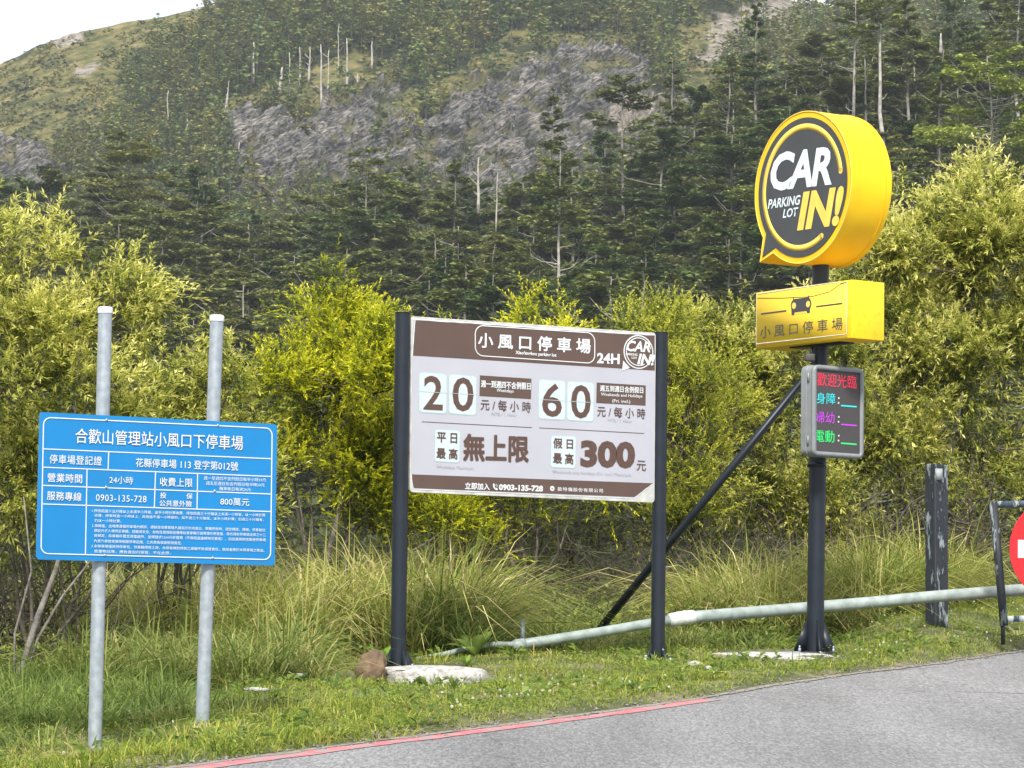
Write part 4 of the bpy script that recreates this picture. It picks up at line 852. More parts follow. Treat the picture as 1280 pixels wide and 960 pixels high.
st = MB(); b = P(653, 802, 27.9); st.tube([(0, 0, -.1), (0, 0, .2)], [.02, .02], 8); o = link('short_stake', st.mesh('short_stake', GALV, True)); o.location = b; tag(o, 'short grey stake beside the end of the pipe', 'stake')

# ------------------------------------------------------------------ sign building tools
class Frame:
    """flat face given by its left-top, right-top, left-bottom corners"""
    def __init__(s, TL, TR, BL=None, xdir=None, zdir=None):
        if xdir is None: xdir = TR - TL
        s.O = TL.copy(); x = unit(np.array(xdir, float)); z = unit(np.array(zdir if zdir is not None else TL - BL, float)); z = unit(z - x * (z @ x)); s.x, s.z = x, z; s.y = np.cross(z, x)
    def mat(s, O=None):
        m = Matrix.Identity(4); O = s.O if O is None else O
        for i in range(3): m[i][0] = s.x[i]; m[i][1] = s.y[i]; m[i][2] = s.z[i]; m[i][3] = O[i]
        return m
    def loc(s, px, py):
        r = ray(px, py); e = np.array([0, 0, EYE]); d = ((s.O - e) @ s.y) / (r @ s.y); q = e + r * d - s.O
        return np.array([q @ s.x, q @ s.z])
def textmesh(txt, bold=0, shear=0, res=3, spacing=1.0):
    c = bpy.data.curves.new('t', 'FONT'); c.body = txt; c.offset = bold if txt.isascii() else 0; c.shear = shear; c.resolution_u = res; c.space_character = spacing
    o = bpy.data.objects.new('t', c); COL.objects.link(o); bpy.context.view_layer.update()
    me = bpy.data.meshes.new_from_object(o.evaluated_get(bpy.context.evaluated_depsgraph_get())); bpy.data.objects.remove(o); bpy.data.curves.remove(c); return me
class Sign:
    def __init__(s, fr, cv, root): s.f = fr; s.cv = cv; s.root = root
    def L(s, X, Y): return s.f.loc(*s.cv(X, Y))
    def text(s, txt, l, r, h, mat, y=-.006, bold=.02, shear=0, name='lettering', spacing=1.0, res=3, fit=True):
        """l, r: picture positions (crop units) of the left/right middle; h: height in crop units"""
        a = s.L(*l); b = s.L(*r); m_ = (a + b) / 2; up = s.L((l[0] + r[0]) / 2, (l[1] + r[1]) / 2 - h / 2); dn = s.L((l[0] + r[0]) / 2, (l[1] + r[1]) / 2 + h / 2)
        hh = up[1] - dn[1]; ww = b[0] - a[0]; me = textmesh(txt, bold, shear, res, spacing); n = len(me.vertices)
        co = np.empty(n * 3, np.float32); me.vertices.foreach_get('co', co); co = co.reshape(-1, 3); lo, hi = co.min(0), co.max(0)
        sx = ww / (hi[0] - lo[0]); sz = hh / (hi[1] - lo[1]); sl = (b[1] - a[1]) / max(ww, 1e-6)
        X = (co[:, 0] - (lo[0] + hi[0]) / 2) * sx; Z = (co[:, 1] - (lo[1] + hi[1]) / 2) * sz + X * sl
        out = np.stack([m_[0] + X, np.full(n, y), m_[1] + Z], 1).astype(np.float32); me.vertices.foreach_set('co', out.ravel()); me.update()
        if bold > .011 and not txt.isascii():      # heavier strokes: slightly shifted layers of the same outlines
            w = bold * 1.15 * hh; k_ = 4 if bold < .03 else 8; fs = [list(p.vertices) for p in me.polygons]; VV = [out]; FF = list(fs)
            for q_ in range(k_):
                a_ = (q_ + .5) * 2 * math.pi / k_; VV.append(out + np.array([math.cos(a_) * w * .5, -.00012 * (q_ + 1), math.sin(a_) * w * .5])); FF += [[v + n * (q_ + 1) for v in f] for f in fs]
            bpy.data.meshes.remove(me); me = bpy.data.meshes.new(name); me.from_pydata(np.concatenate(VV).tolist(), [], FF); me.update()
        me.name = name; me.materials.clear(); me.materials.append(mat); return link(name, me, s.root)
    def poly(s, pts, mat, y0, y1, name, local=False):
        q = pts if local else [s.L(*p) for p in pts]; mb = MB(); mb.poly_prism(q, y0, y1); return link(name, mb.mesh(name, mat), s.root)
    def line(s, a, b, w, mat, y=-.005, name='ruled_line', parts=1, th=.002):
        a = s.L(*a); b = s.L(*b); d = unit(b - a); n = np.array([-d[1], d[0]]) * w / 2
        mb = MB(); mb.poly_prism([a + n, a - n, b - n, b + n][::-1] if False else [a - n, b - n, b + n, a + n], y - th, y); return link(name, mb.mesh(name, mat), s.root)
    def round_rect(s, TL, TR, BR, BL, r, n=7):
        c = [s.L(*q) for q in (TL, TR, BR, BL)]; out = []
        for i in range(4):
            p = c[i]; a = unit(c[i - 1] - p); b = unit(c[(i + 1) % 4] - p); p0 = p + a * r; p1 = p + b * r; ctr = p + (a + b) * r
            for k in range(n + 1):
                t = k / n * math.pi / 2; out.append(ctr - b * r * math.cos(t) - a * r * math.sin(t))
        return out[::-1]
    def outline(s, pts, w, mat, y, name, th=.002, closed=True):
        pts = np.array(pts); n = len(pts); d = np.roll(pts, -1, 0) - np.roll(pts, 1, 0) if closed else np.gradient(pts, axis=0); d = unit(d); nn = np.stack([-d[:, 1], d[:, 0]], 1) * w / 2
        A = pts + nn; B = pts - nn; V = np.concatenate([np.stack([q[:, 0], np.full(n, yy), q[:, 1]], 1) for q, yy in ((A, y - th), (B, y - th), (A, y), (B, y))])
        i = np.arange(n if closed else n - 1); j = (i + 1) % n; F = np.concatenate([np.stack([i, j, n + j, n + i], 1), np.stack([i, 2 * n + i, 2 * n + j, j], 1), np.stack([n + i, n + j, 3 * n + j, 3 * n + i], 1)])
        return link(name, npmesh(name, V, F, None, False, mat), s.root)
def circle(c, r, n=64, a0=0, a1=360):
    t = np.radians(np.linspace(a0, a1, n, endpoint=(a1 - a0) < 360)); return np.stack([c[0] + r * np.cos(t), c[1] + r * np.sin(t)], 1)
def post_part(root, fr, pt, pb, D, r, name='post', mat=NAVY, ext=.35, n=24, O=None):
    O = fr.O if fr is not None and O is None else O; a = P(*pt, D); b = P(*pb, D); b = b + unit(b - a) * ext
    if fr is not None: q = np.array([[(v - O) @ fr.x, (v - O) @ fr.y, (v - O) @ fr.z] for v in (b, a)])
    else: q = np.array([b - O, a - O])
    q = q[0] + (q[1] - q[0]) * np.linspace(0, 1, 6)[:, None]; mb = MB(); mb.tube(q, [r] * 6, n)
    o = link(name, mb.mesh(name, mat), root); autosmooth(o, 50); return o, q
def gussets(root, c, r, h, w, mat, n=4, a0=.4, plate=None):
    for i in range(n):
        an = a0 + i * 2 * math.pi / n; mb = MB(); M3 = np.array([[math.cos(an), -math.sin(an), 0], [math.sin(an), math.cos(an), 0], [0, 0, 1]])
        prof = np.array([(r - .01, 0), (r + w, 0), (r + w, .025), (r, h)]); V = []
        for yy in (-.006, .006): V += [(p[0], yy, p[1]) for p in prof]
        V = np.array(V) @ M3.T + c; mb.V.append(V); mb.n = 8; mb.F4 = [np.array([(0, 1, 2, 3), (7, 6, 5, 4), (0, 4, 5, 1), (1, 5, 6, 2), (2, 6, 7, 3), (3, 7, 4, 0)])]
        link('gusset', mb.mesh('gusset', mat), root)
    if plate:
        mb = MB(); mb.box((-plate, -plate, -.02), (plate, plate, .004)); mb.V[0] = mb.V[0] + c; bevel(link('base_plate', mb.mesh('base_plate', mat), root), .003)
        for sx in (-1, 1):
            for sy in (-1, 1):
                q = c + np.array([sx * plate * .82, sy * plate * .82, 0]); mb = MB(); mb.tube([q, q + [0, 0, .035]], [.014, .014], 6); mb.tube([q + [0, 0, .03], q + [0, 0, .06]], [.008, .008], 6)
                link('anchor_bolt', mb.mesh('anchor_bolt', GALV), root)

# ------------------------------------------------------------------ blue notice board
cv1 = lambda X, Y: (30 + X / 3.879, 500 + Y / 3.879)
DL, DR = 18.5, 19.3
fb = Frame(P(*cv1(78, 58), DL), P(*cv1(1228, 118), DR), P(*cv1(60, 773), DL))
rb = empty('blue_notice_board', 'blue car park notice board with white Chinese lettering on two galvanised posts', 'notice board', mat4=fb.mat())
sb = Sign(fb, cv1, rb)
sb.poly(sb.round_rect((78, 58), (1228, 118), (1216, 803), (60, 773), .02), BLUE, 0, .012, 'panel', True)
sb.outline(sb.round_rect((95, 85), (1203, 138), (1195, 775), (82, 745), .045), .0075, WHITE, -.001, 'border_line')
lw = .0062
for a_, b_ in (((93, 237), (1201, 285)), ((92, 326), (1200, 371)), ((91, 414), (1198, 456)), ((90, 504), (1196, 541)),
             ((410, 251), (407, 339)), ((305, 336), (297, 751)), ((637, 350), (631, 522)), ((841, 358), (838, 529))): sb.line(a_, b_, lw, WHITE, -.001)
T = sb.text
T('合歡山管理站小風口下停車場', (247, 173), (1060, 209), 70, WHITE, bold=.012)
T('停車場登記證', (122, 285), (375, 296), 44, WHITE, bold=.012, spacing=1.06)
T('花縣停車場 113 登字第012號', (540, 303), (1036, 322), 43, WHITE, bold=.012)
T('營業時間', (112, 375), (280, 382), 43, WHITE, bold=.016, spacing=1.04); T('24小時', (412, 386), (527, 391), 37, WHITE, bold=.01)
T('收費上限', (657, 396), (815, 402), 42, WHITE, bold=.016, spacing=1.04)
T('週一至週四不含例假日每半小時10元', (870, 378), (1172, 388), 18, WHITE, bold=.01, res=1); T('週五至週日包含例假日每半時30元', (880, 403), (1165, 413), 18, WHITE, bold=.01, res=1); T('機車每日每次20元', (945, 429), (1098, 435), 18, WHITE, bold=.01, res=1)
T('服務專線', (110, 463), (277, 470), 42, WHITE, bold=.016, spacing=1.04); T('0903-135-728', (347, 473), (592, 481), 32, WHITE, bold=.002, spacing=1.1)
T('投', (658, 462), (688, 463), 28, WHITE, bold=.02); T('保', (785, 466), (815, 467), 28, WHITE, bold=.02); T('公共意外險', (655, 499), (812, 504), 30, WHITE, bold=.02)
T('800萬元', (950, 491), (1090, 496), 37, WHITE, bold=.012)
para = [('1.停放超過十五分鐘以上未滿半小時者，以半小時計算收費，停放超過三十分鐘以上未滿一小時者，以一小時計算', 328, 1168, 537),
        ('收費，停車時逾一小時以上，其超過不滿一小時部份，如不逾三十分鐘者，以半小時計算；如逾三十分鐘者，', 340, 1160, 560), ('仍以一小時計算。', 340, 470, 584),
        ('2.車輛進、出場應遵循停車場內標誌、標線或收費管理人員指示方向進出，車輛停放時，請依標誌、標線、停車格位', 328, 1168, 609),
        ('規設方式入場停妥車輛，請繳清安全，如有任意損毀設備等妨害車輛行進等情形停放者，停方得依停車場法第三十二', 338, 1170, 633),
        ('條規定，將車輛移置至適當處所，並得請求1200元移置費（不得超過違規拖吊費用），如該違規停放致使停車場', 338, 1170, 657), ('內意外事故或損壞相關停車設施，乙方應負損害賠償責任。', 338, 765, 683),
        ('3.本停車場僅提供停車位，供車輛停放之用，本停車場對停放之車輛不負保管責任，使用者應於本停車場之物品、', 325, 1165, 708), ('貴重物品等，應負責自行保管，不在此限。', 338, 710, 733)]
for tx_, xa, xb, yy in para: T(tx_, (xa, yy), (xb, yy + (xb - xa) * .026), 16, WHITE, bold=.008, res=1)
for X_, Y_ in ((400, 97), (940, 123), (398, 423), (924, 441), (392, 753), (915, 766)):
    q = sb.L(X_, Y_); mb = MB(); mb.tube([(q[0], 0, q[1]), (q[0], -.006, q[1])], [.010, .008], 10); link('rivet', mb.mesh('rivet', GALV), rb)
def fpt(fr, p): return np.array([(p - fr.O) @ fr.x, (p - fr.O) @ fr.y, (p - fr.O) @ fr.z])
for (xt, yt, xb_, yb_, nm) in ((131.5, 391, 118.5, 932, 0), (271, 401, 253, 897, 1)):
    # depth just behind the panel at this point
    ym = 610; xm = xt + (xb_ - xt) * (ym - yt) / (yb_ - yt); r = ray(xm, ym); e = np.array([0, 0, EYE]); dd = ((fb.O - e) @ fb.y) / (r @ fb.y) + .075
    o, q = post_part(rb, fb, (xt, yt), (xb_, yb_), dd, .0425, 'post', GALV, .3, 28)
    top = q[-1]; ax = unit(q[-1] - q[0]); mb = MB(); mb.tube([top - ax * .004, top + ax * .028, top + ax * .036], [.0465, .0465, .038], 28); c_ = link('post_cap', mb.mesh('post_cap', WHITECAP), rb); autosmooth(c_, 50)
    for zz in (-.12, -.72):
        mb = MB(); k_ = q[0] + ax * ((zz - q[0][2]) / ax[2]); mb.tube([k_ - ax * .02, k_ + ax * .02], [.05, .05], 24, cap=True); link('pipe_clamp', mb.mesh('pipe_clamp', GALV), rb)
        mb = MB(); mb.box((k_[0] - .02, .0125, k_[2] - .02), (k_[0] + .02, k_[1] - .03, k_[2] + .02)); link('bracket', mb.mesh('bracket', GALV), rb)

# ------------------------------------------------------------------ brown rate board
cv2 = lambda X, Y: (480 + X / 3.5556, 380 + Y / 3.5556)
BL_, BR_ = 26.2, 27.25
f2 = Frame(P(*cv2(128, 55), BL_), P(*cv2(1205, 130), BR_), P(*cv2(118, 835), BL_))
r2_ = empty('parking_rate_board', 'brown and pale lavender parking rate board on two dark posts', 'sign board', mat4=f2.mat()); s2 = Sign(f2, cv2, r2_)
s2.poly(s2.round_rect((122, 54), (1209, 128), (1203, 884), (115, 837), .03), BACKING, 0, .035, 'panel', True)
for o in [r2_.children[-1]]: bevel(o, .004)
# torn white film edge, then print layers
rng = np.random.default_rng(4)
def torn(pts, w0, w1, n=60, y=-.0012, name='torn_film_edge'):
    pts = np.array([s2.L(*p) for p in pts]); sgl = np.linspace(0, 1, n); cs = np.concatenate([[0], np.cumsum(np.linalg.norm(np.diff(pts, axis=0), axis=1))]); cs /= cs[-1]
    c = np.stack([np.interp(sgl, cs, pts[:, i]) for i in (0, 1)], 1); d = unit(np.gradient(c, axis=0)); nn = np.stack([-d[:, 1], d[:, 0]], 1)
    wa = (w0 * (.4 + fbm(sgl * 23, 0 * sgl, 5, 4)))[:, None]; wb = (w1 * (.2 + fbm(sgl * 31, 0 * sgl + 9, 6, 4)))[:, None]
    A = c + nn * wa; B = c - nn * wb; V = np.concatenate([np.stack([q[:, 0], np.full(n, y), q[:, 1]], 1) for q in (A, B)]); i = np.arange(n - 1); F = np.stack([i, n + i, n + i + 1, i + 1], 1)
    link(name, npmesh(name, V, F, None, False, WHITE), r2_)
s2.poly([(131, 70), (1203, 139), (1201, 796), (1112, 861), (128, 820), (121, 770), (124, 240)][::-1], LAV, -.0008, 0, 'printed_sheet')
s2.poly([(136, 71), (1202, 140), (1203, 296), (125, 229)][::-1], BROWN, -.0025, -.0010, 'header_band')
s2.poly([(121, 757), (1201, 797), (1185, 808), (1112, 858), (131, 818)][::-1], BROWN, -.0025, -.0010, 'footer_band')
torn([(128, 68), (400, 85), (700, 107), (1000, 126), (1203, 138)], .007, .008, 160, -.0034)
torn([(137, 66), (133, 120), (124, 235)], .006, .003, 30, -.0034); torn([(121, 758), (124, 800), (131, 822), (400, 833), (800, 850), (1112, 863)], .003, .006, 120, -.0034); torn([(1112, 863), (1160, 825), (1200, 797)], .005, .004, 30, -.0034)
s2.outline(s2.round_rect((405, 95), (936, 130), (936, 265), (405, 229), .075), .009, WHITE, -.003, 'title_frame')
T = s2.text
T('小 風 口 停 車 場', (418, 160), (916, 188), 64, WHITE, bold=.045); T('Xiaofengkou parking lot', (583, 217), (765, 230), 20, WHITE, bold=.03, res=2)
T('24H', (945, 240), (1046, 245), 46, WHITE, bold=.035)
lc = s2.L(1130, 213); R0 = .150
o = s2.poly(circle(lc, R0 * 1.0, 64), WHITE, -.0050, -.0028, 'logo_ring', True); o = s2.poly(circle(lc, R0 * .93, 64), BROWN, -.0062, -.0052, 'logo_disc', True)
s2.poly([s2.L(1062, 252), s2.L(1058, 296), s2.L(1092, 284)], WHITE, -.0050, -.0030, 'logo_tail', True)
s2.outline(circle(lc, R0 * .82, 60, 15, 300), .009, WHITE, -.0066, 'logo_arc', closed=False)
T('CAR', (1076, 186), (1182, 192), 48, WHITE, y=-.0095, bold=.03, shear=.25); T('PARKING', (1073, 222), (1124, 226), 11, WHITE, y=-.0095, bold=.03, res=2); T('LOT', (1098, 238), (1122, 241), 10, WHITE, y=-.0095, bold=.03, res=2); T('IN!', (1123, 244), (1203, 250), 50, WHITE, y=-.0095, bold=.04, shear=.25)
def card(q, r=.03):
    pts = s2.round_rect(*q, r); s2.poly(pts, CARDEDGE, -.0025, -.001, 'card_shadow', True)
    c = np.mean(pts, 0); s2.poly([c + (p - c) * .955 for p in map(np.array, pts)], CARD, -.0040, -.0027, 'number_card', True)
for q in (((155, 301), (280, 309), (279, 491), (154, 483)), ((288, 310), (412, 318), (410, 498), (286, 490)), ((686, 333), (807, 340), (805, 519), (685, 512)), ((813, 341), (934, 348), (931, 526), (811, 519))): card(q)
for a_, b_ in (((158, 388), (277, 396)), ((290, 396), (408, 403)), ((689, 424), (803, 431)), ((816, 432), (929, 438))): s2.line(a_, b_, .004, CARDEDGE, -.0042, 'card_split')
T('2', (175, 393), (261, 398), 152, BROWNTXT, bold=.015); T('0', (303, 399), (397, 405), 152, BROWNTXT, bold=.015); T('6', (702, 424), (790, 430), 150, BROWNTXT, bold=.015); T('0', (830, 432), (918, 437), 150, BROWNTXT, bold=.015)
s2.poly([(426, 317), (655, 332), (653, 423), (424, 409)][::-1], BROWN, -.0025, -.001, 'caption_box'); s2.poly([(945, 349), (1163, 362), (1162, 452), (943, 440)][::-1], BROWN, -.0025, -.001, 'caption_box')
T('週一到週四不含例假日', (430, 354), (650, 366), 31, WHITE, bold=.04); T('Weekdays', (499, 385), (575, 390), 19, WHITE, bold=.01, res=2)
T('週五到週日含例假日', (959, 374), (1150, 384), 27, WHITE, bold=.04); T('Weekends and Holidays', (963, 403), (1147, 412), 18, WHITE, bold=.008, res=2); T('(Fri. incl.)', (1013, 432), (1093, 436), 19, WHITE, bold=.008, res=2)
T('元 / 每 小 時', (429, 446), (651, 459), 48, BROWNTXT, bold=.015); T('元 / 每 小 時', (947, 476), (1160, 488), 46, BROWNTXT, bold=.015)
T('NT$ / 1 Hour', (477, 489), (590, 494), 17, GREYTXT, bold=0, res=2); T('NT$ / 1 Hour', (993, 516), (1102, 522), 16, GREYTXT, bold=0, res=2)
s2.line((168, 523), (656, 549), .0045, BROWNTXT, -.002); s2.line((688, 550), (1155, 575), .0045, BROWNTXT, -.002)
card(((225, 556), (338, 562), (336, 708), (223, 702)), .025); card(((741, 583), (854, 588), (851, 733), (739, 728)), .025)
T('平 日', (235, 592), (323, 598), 44, BROWNTXT, bold=.05); T('最 高', (233, 662), (325, 668), 46, BROWNTXT, bold=.05); T('無上限', (354, 636), (640, 645), 114, BROWNTXT, bold=.06)
T('Weekdays Maximum', (232, 724), (397, 732), 18, GREYTXT, bold=0, res=2)
T('假 日', (752, 618), (838, 623), 44, BROWNTXT, bold=.05); T('最 高', (751, 684), (840, 690), 46, BROWNTXT, bold=.05); T('300', (872, 664), (1115, 672), 120, BROWNTXT, bold=.05); T('元', (1122, 717), (1163, 720), 44, BROWNTXT, bold=.015)
T('Weekends and Holidays (Fri. incl.) Maximum', (747, 746), (1096, 762), 18, GREYTXT, bold=0, res=2)
T('立即加入', (360, 808), (468, 812), 30, WHITE, bold=.05, y=-.0035); T('0903-135-728', (510, 814), (706, 821), 27, WHITE, bold=.04, y=-.0035); T('歐特儀股份有限公司', (772, 822), (972, 830), 17, WHITE, bold=.02, y=-.0035, spacing=1.2, res=2)
# telephone and company marks
hp = [s2.L(*p) for p in ((483, 800), (488, 797), (493, 806), (489, 810), (495, 818), (500, 816), (506, 824), (500, 828), (490, 822), (484, 811))]; s2.poly(hp[::-1], WHITE, -.0040, -.003, 'handset_symbol', True)
for rr in (7, 12): s2.outline([s2.L(492 + rr * math.cos(t), 812 - rr * math.sin(t)) for t in np.linspace(.0, 1.3, 8)], .003, WHITE, -.003, 'signal_arc', closed=False)
cc = s2.L(747, 820); s2.poly(circle(cc, .022, 24), WHITE, -.004, -.003, 'company_mark', True); s2.poly([cc + p for p in np.array([(-.014, .002), (.004, -.010), (.013, .004), (.002, .001)])], BROWN, -.0052, -.0042, 'company_mark', True)
# posts with gussets: left and right
def board_post(pt, pb, D, r, lift):
    o, q = post_part(r2_, f2, pt, pb, D, r, 'post', NAVY, .25, 28)
    a = P(*pt, D); b = P(*pb, D); mb = MB(); t = fpt(f2, a); ax = unit(q[-1] - q[0]); mb.tube([t, t + ax * .012], [r * 1.03, r * 1.03], 28); link('post_cap', mb.mesh('post_cap', NAVY), r2_)
    return b
b1 = board_post((503.5, 392), (497.5, 839), BL_ + .0, .0655, 0); b2 = board_post((826.3, 417), (822, 826), BR_ + .05, .062, 0)
def to_local_gussets(root, b, **k):
    n0 = len(root.children); inv = root.matrix_world.inverted()
bpy.context.view_layer.update()
def gus(root, b, r, h, w, plate, a0=.4):
    before = set(root.children); gussets(root, np.array(b), r, h, w, NAVY, 4, a0, plate); inv = root.matrix_world.inverted()
    for ch in root.children:
        if ch not in before: ch.data.transform(inv); ch.data.update()
gus(r2_, b1 + [0, 0, 0.005], .063, .20, .10, .15, .55); gus(r2_, b2 + [0, 0, -.01], .06, .17, .07, .13, .6)
for zz in (-.3, -1.15):
    for xx in (.0, None):
        x0 = -.04 if xx is not None else np.linalg.norm(P(*cv2(1205, 130), BR_) - f2.O) - .03
        mb = MB(); mb.box((x0, .036, zz - .03), (x0 + .09, .07, zz + .03)); link('bracket', mb.mesh('bracket', NAVY), r2_)

# ------------------------------------------------------------------ yellow sign pole
BETA = math.radians(56.5); PD = 28.5; YX = np.array([math.cos(BETA), -math.sin(BETA), 0]); YZ = np.array([0, 0, 1.0]); YB = np.array([math.sin(BETA), math.cos(BETA), 0])
pole = empty('sign_pole', 'tall dark round pole with finned base carrying the yellow signs', 'pole', P(1018.5, 822, PD)); po = P(1018.5, 822, PD)
bpy.context.view_layer.update()
post_part(pole, None, (1026, 320), (1018.5, 822), PD, .079, 'post', NAVY, .2, 32, O=po)
mb = MB(); mb.tube([P(1021.0, 578, PD) - po, P(1020.9, 584, PD) - po], [.088, .088], 32); link('collar', mb.mesh('collar', NAVY), pole)
before = set(pole.children); gussets(pole, np.array([0, 0, .05]), .077, .30, .12, NAVY, 4, .15, .19)
# brace
br = empty('diagonal_brace', 'dark square steel brace running from the sign pole down behind the rate board', 'brace', P(738, 800, 29.9)); bo_ = P(738, 800, 29.9)
mb = MB(); a = P(1003, 476, 28.62) - bo_; b = P(741, 797, 29.9) - bo_; mb.tube([b, b + (a - b) * .5, a], [.040] * 3, 4, square=True); link('bar', mb.mesh('bar', NAVY), br)
mb = MB(); mb.box((-.13, -.1, -.06), (.07, .1, -.03)); link('foot_plate', mb.mesh('foot_plate', NAVY), br)
mb = MB(); mb.box((-.06, -.015, -.03), (.05, .015, .10)); link('gusset', mb.mesh('gusset', NAVY), br)
# disc sign
cv3 = lambda X, Y: (930 + X / 4.175, 120 + Y / 4.175)
c3 = P(*cv3(305, 477), PD - .24 * YB[1]); f3 = Frame(c3, None, None, xdir=YX, zdir=YZ)
r3 = empty('round_lightbox_sign', 'deep yellow speech bubble lightbox reading CAR IN! on top of the pole', 'sign', mat4=f3.mat()); s3 = Sign(f3, cv3, r3)
RR = 193.5 / 2 / FPX * (PD - .13)
def bubble(k, tail=1.0, off=0):
    t0, t1 = 215.5, 233.5; a = circle((0, 0), RR * k, 110, t1 - 360 + off, t0 - off); tip = np.array([-.885, -.905]) * RR * tail
    return np.concatenate([a, [tip]])
ol = bubble(1.0); mb = MB(); mb.poly_prism(ol[::-1], 0, .475); o = link('side_shell', mb.mesh('side_shell', YEL), r3); autosmooth(o, 25)
s3.outline(bubble(.993, .993), .012, YELP, -.001, 'face_rim', .004)
mb = MB(); mb.poly_prism(bubble(.915, .93)[::-1], -.006, -.001); link('face_plate', mb.mesh('face_plate', DGREY), r3)
s3.outline(circle((0, 0), RR * 1.006, 110, -122, 212), .006, YELD, .415, 'seam', .004, False)
arc = circle((0, 0), RR * .795, 90, 9, 301); s3.outline(arc, .078 * RR, YELP, -.0065, 'arc_stripe', .001, False)
for q in (arc[0], arc[-1]): s3.poly(circle(q, .039 * RR, 20), YELP, -.0075, -.0063, 'arc_end', True)
T = s3.text
PALEW = M('pale_white_acrylic', (.72, .80, .86), rough=.35)
T('CAR', (143, 400), (462, 362), 202, PALEW, y=-.009, bold=.035, shear=.22, spacing=.92); T('PARKING', (128, 566), (299, 541), 50, PALEW, y=-.009, bold=.02, shear=.25); T('LOT', (206, 615), (287, 603), 46, PALEW, y=-.009, bold=.02, shear=.25)
T('IN!', (281, 604), (524, 570), 205, YELP, y=-.009, bold=.045, shear=.25)
# box sign
cv4 = lambda X, Y: (930 + X / 6.737, 330 + Y / 6.737)
fc = P(1004, 393.5, PD - .195 * YB[1]); f4 = Frame(fc, None, None, xdir=YX, zdir=YZ)
r4 = empty('box_lightbox_sign', 'yellow box lightbox with car symbol and six characters below the round sign', 'sign', mat4=f4.mat()); s4 = Sign(f4, cv4, r4)
TL, TR, BR, BL = [s4.L(*q) for q in ((105, 237), (905, 135), (905, 628), (93, 712))]; x0, x1 = (TL[0] + BL[0]) / 2, (TR[0] + BR[0]) / 2; z0, z1 = (BL[1] + BR[1]) / 2, (TL[1] + TR[1]) / 2
mb = MB(); mb.box((x0, 0, z0), (x1, .39, z1)); o = bevel(link('box_shell', mb.mesh('box_shell', YELD), r4), .006)
mb = MB(); mb.box((x0 + .01, -.005, z0 + .01), (x1 - .055, -.0008, z1 - .01)); link('face_plate', mb.mesh('face_plate', YEL2), r4)
e4 = lambda fx, fz: np.array([x0 + (x1 - x0) * fx, z0 + (z1 - z0) * fz])
def l4(a_, b_, w, mat, y=-.0055, name='trim_line'):
    s4.outline(np.array([a_ + (b_ - a_) * t for t in (0, .5, 1)]), w, mat, y, name, .0015, False)
l4(e4(.01, .085), e4(.955, .075), .008, SILVER); l4(e4(.955, .075), e4(.955, .955), .009, SILVER); l4(e4(.02, .97), e4(.78, .985), .010, SILVER); l4(e4(.95, .965), e4(.78, .985), .008, SILVER)
s4.outline([e4(.02, .90), e4(.3, .84), e4(.6, .80), e4(.78, .84), e4(.9, .95), e4(.955, .965)], .004, BROWNTXT, -.0055, 'loose_wire', .003, False)
l4(e4(.012, .05), e4(.012, .97), .004, SILVER)
T = s4.text
T('小 風 口 停 車 場', (140, 578), (836, 500), 106, DGREY, y=-.008, bold=.006)
s4.line((148, 421), (360, 394), .014, DGREY, -.0055, 'rule'); s4.line((612, 359), (834, 331), .014, DGREY, -.0055, 'rule')
car = [(398, 345), (404, 318), (418, 302), (422, 296), (545, 280), (560, 290), (572, 318), (573, 345), (560, 385), (560, 412), (536, 415), (532, 396), (430, 408), (426, 432), (405, 430), (404, 392)]
s4.poly([s4.L(*p) for p in car][::-1], DGREY, -.0070, -.0055, 'car_symbol', True)
for p, w_ in (((426, 352), .030), ((545, 338), .030)): q = s4.L(*p); s4.poly(circle(q, w_, 20), M('headlight_yellow', (.85, .62, .12), rough=.4) if w_ and p[0] < 500 else bpy.data.materials['headlight_yellow'], -.0085, -.0072, 'headlight_symbol', True)
s4.poly([s4.L(*p) for p in ((436, 410), (526, 398), (528, 414), (434, 427))][::-1], YELP, -.0068, -.0055, 'bumper_symbol', True)
s4.line((420, 285), (420, 300), .012, DGREY, -.006, 'rack_symbol'); s4.line((550, 262), (550, 285), .012, DGREY, -.006, 'rack_symbol')
mb = MB(); mb.box((-.34, .11, z0 - .014), (.40, .28, z0 - .001)); link('mounting_plate', mb.mesh('mounting_plate', NAVY), r4)
cb = empty('cable_gland', 'small black cable lead hanging between the box sign and the LED display', 'cable', P(1014.5, 445, PD - .14)); o_c = P(1014.5, 445, PD - .14)
mb = MB(); mb.tube([P(1015.5, 431, PD - .12) - o_c, P(1014, 440, PD - .14) - o_c, P(1014, 452, PD - .14) - o_c], [.012, .012, .012], 8); link('cable', mb.mesh('cable', NAVY, True), cb)
mb = MB(); mb.box((-.06, -.03, -.05), (.03, .04, .02)); bevel(link('junction_box', mb.mesh('junction_box', LEDBLK), cb), .01)
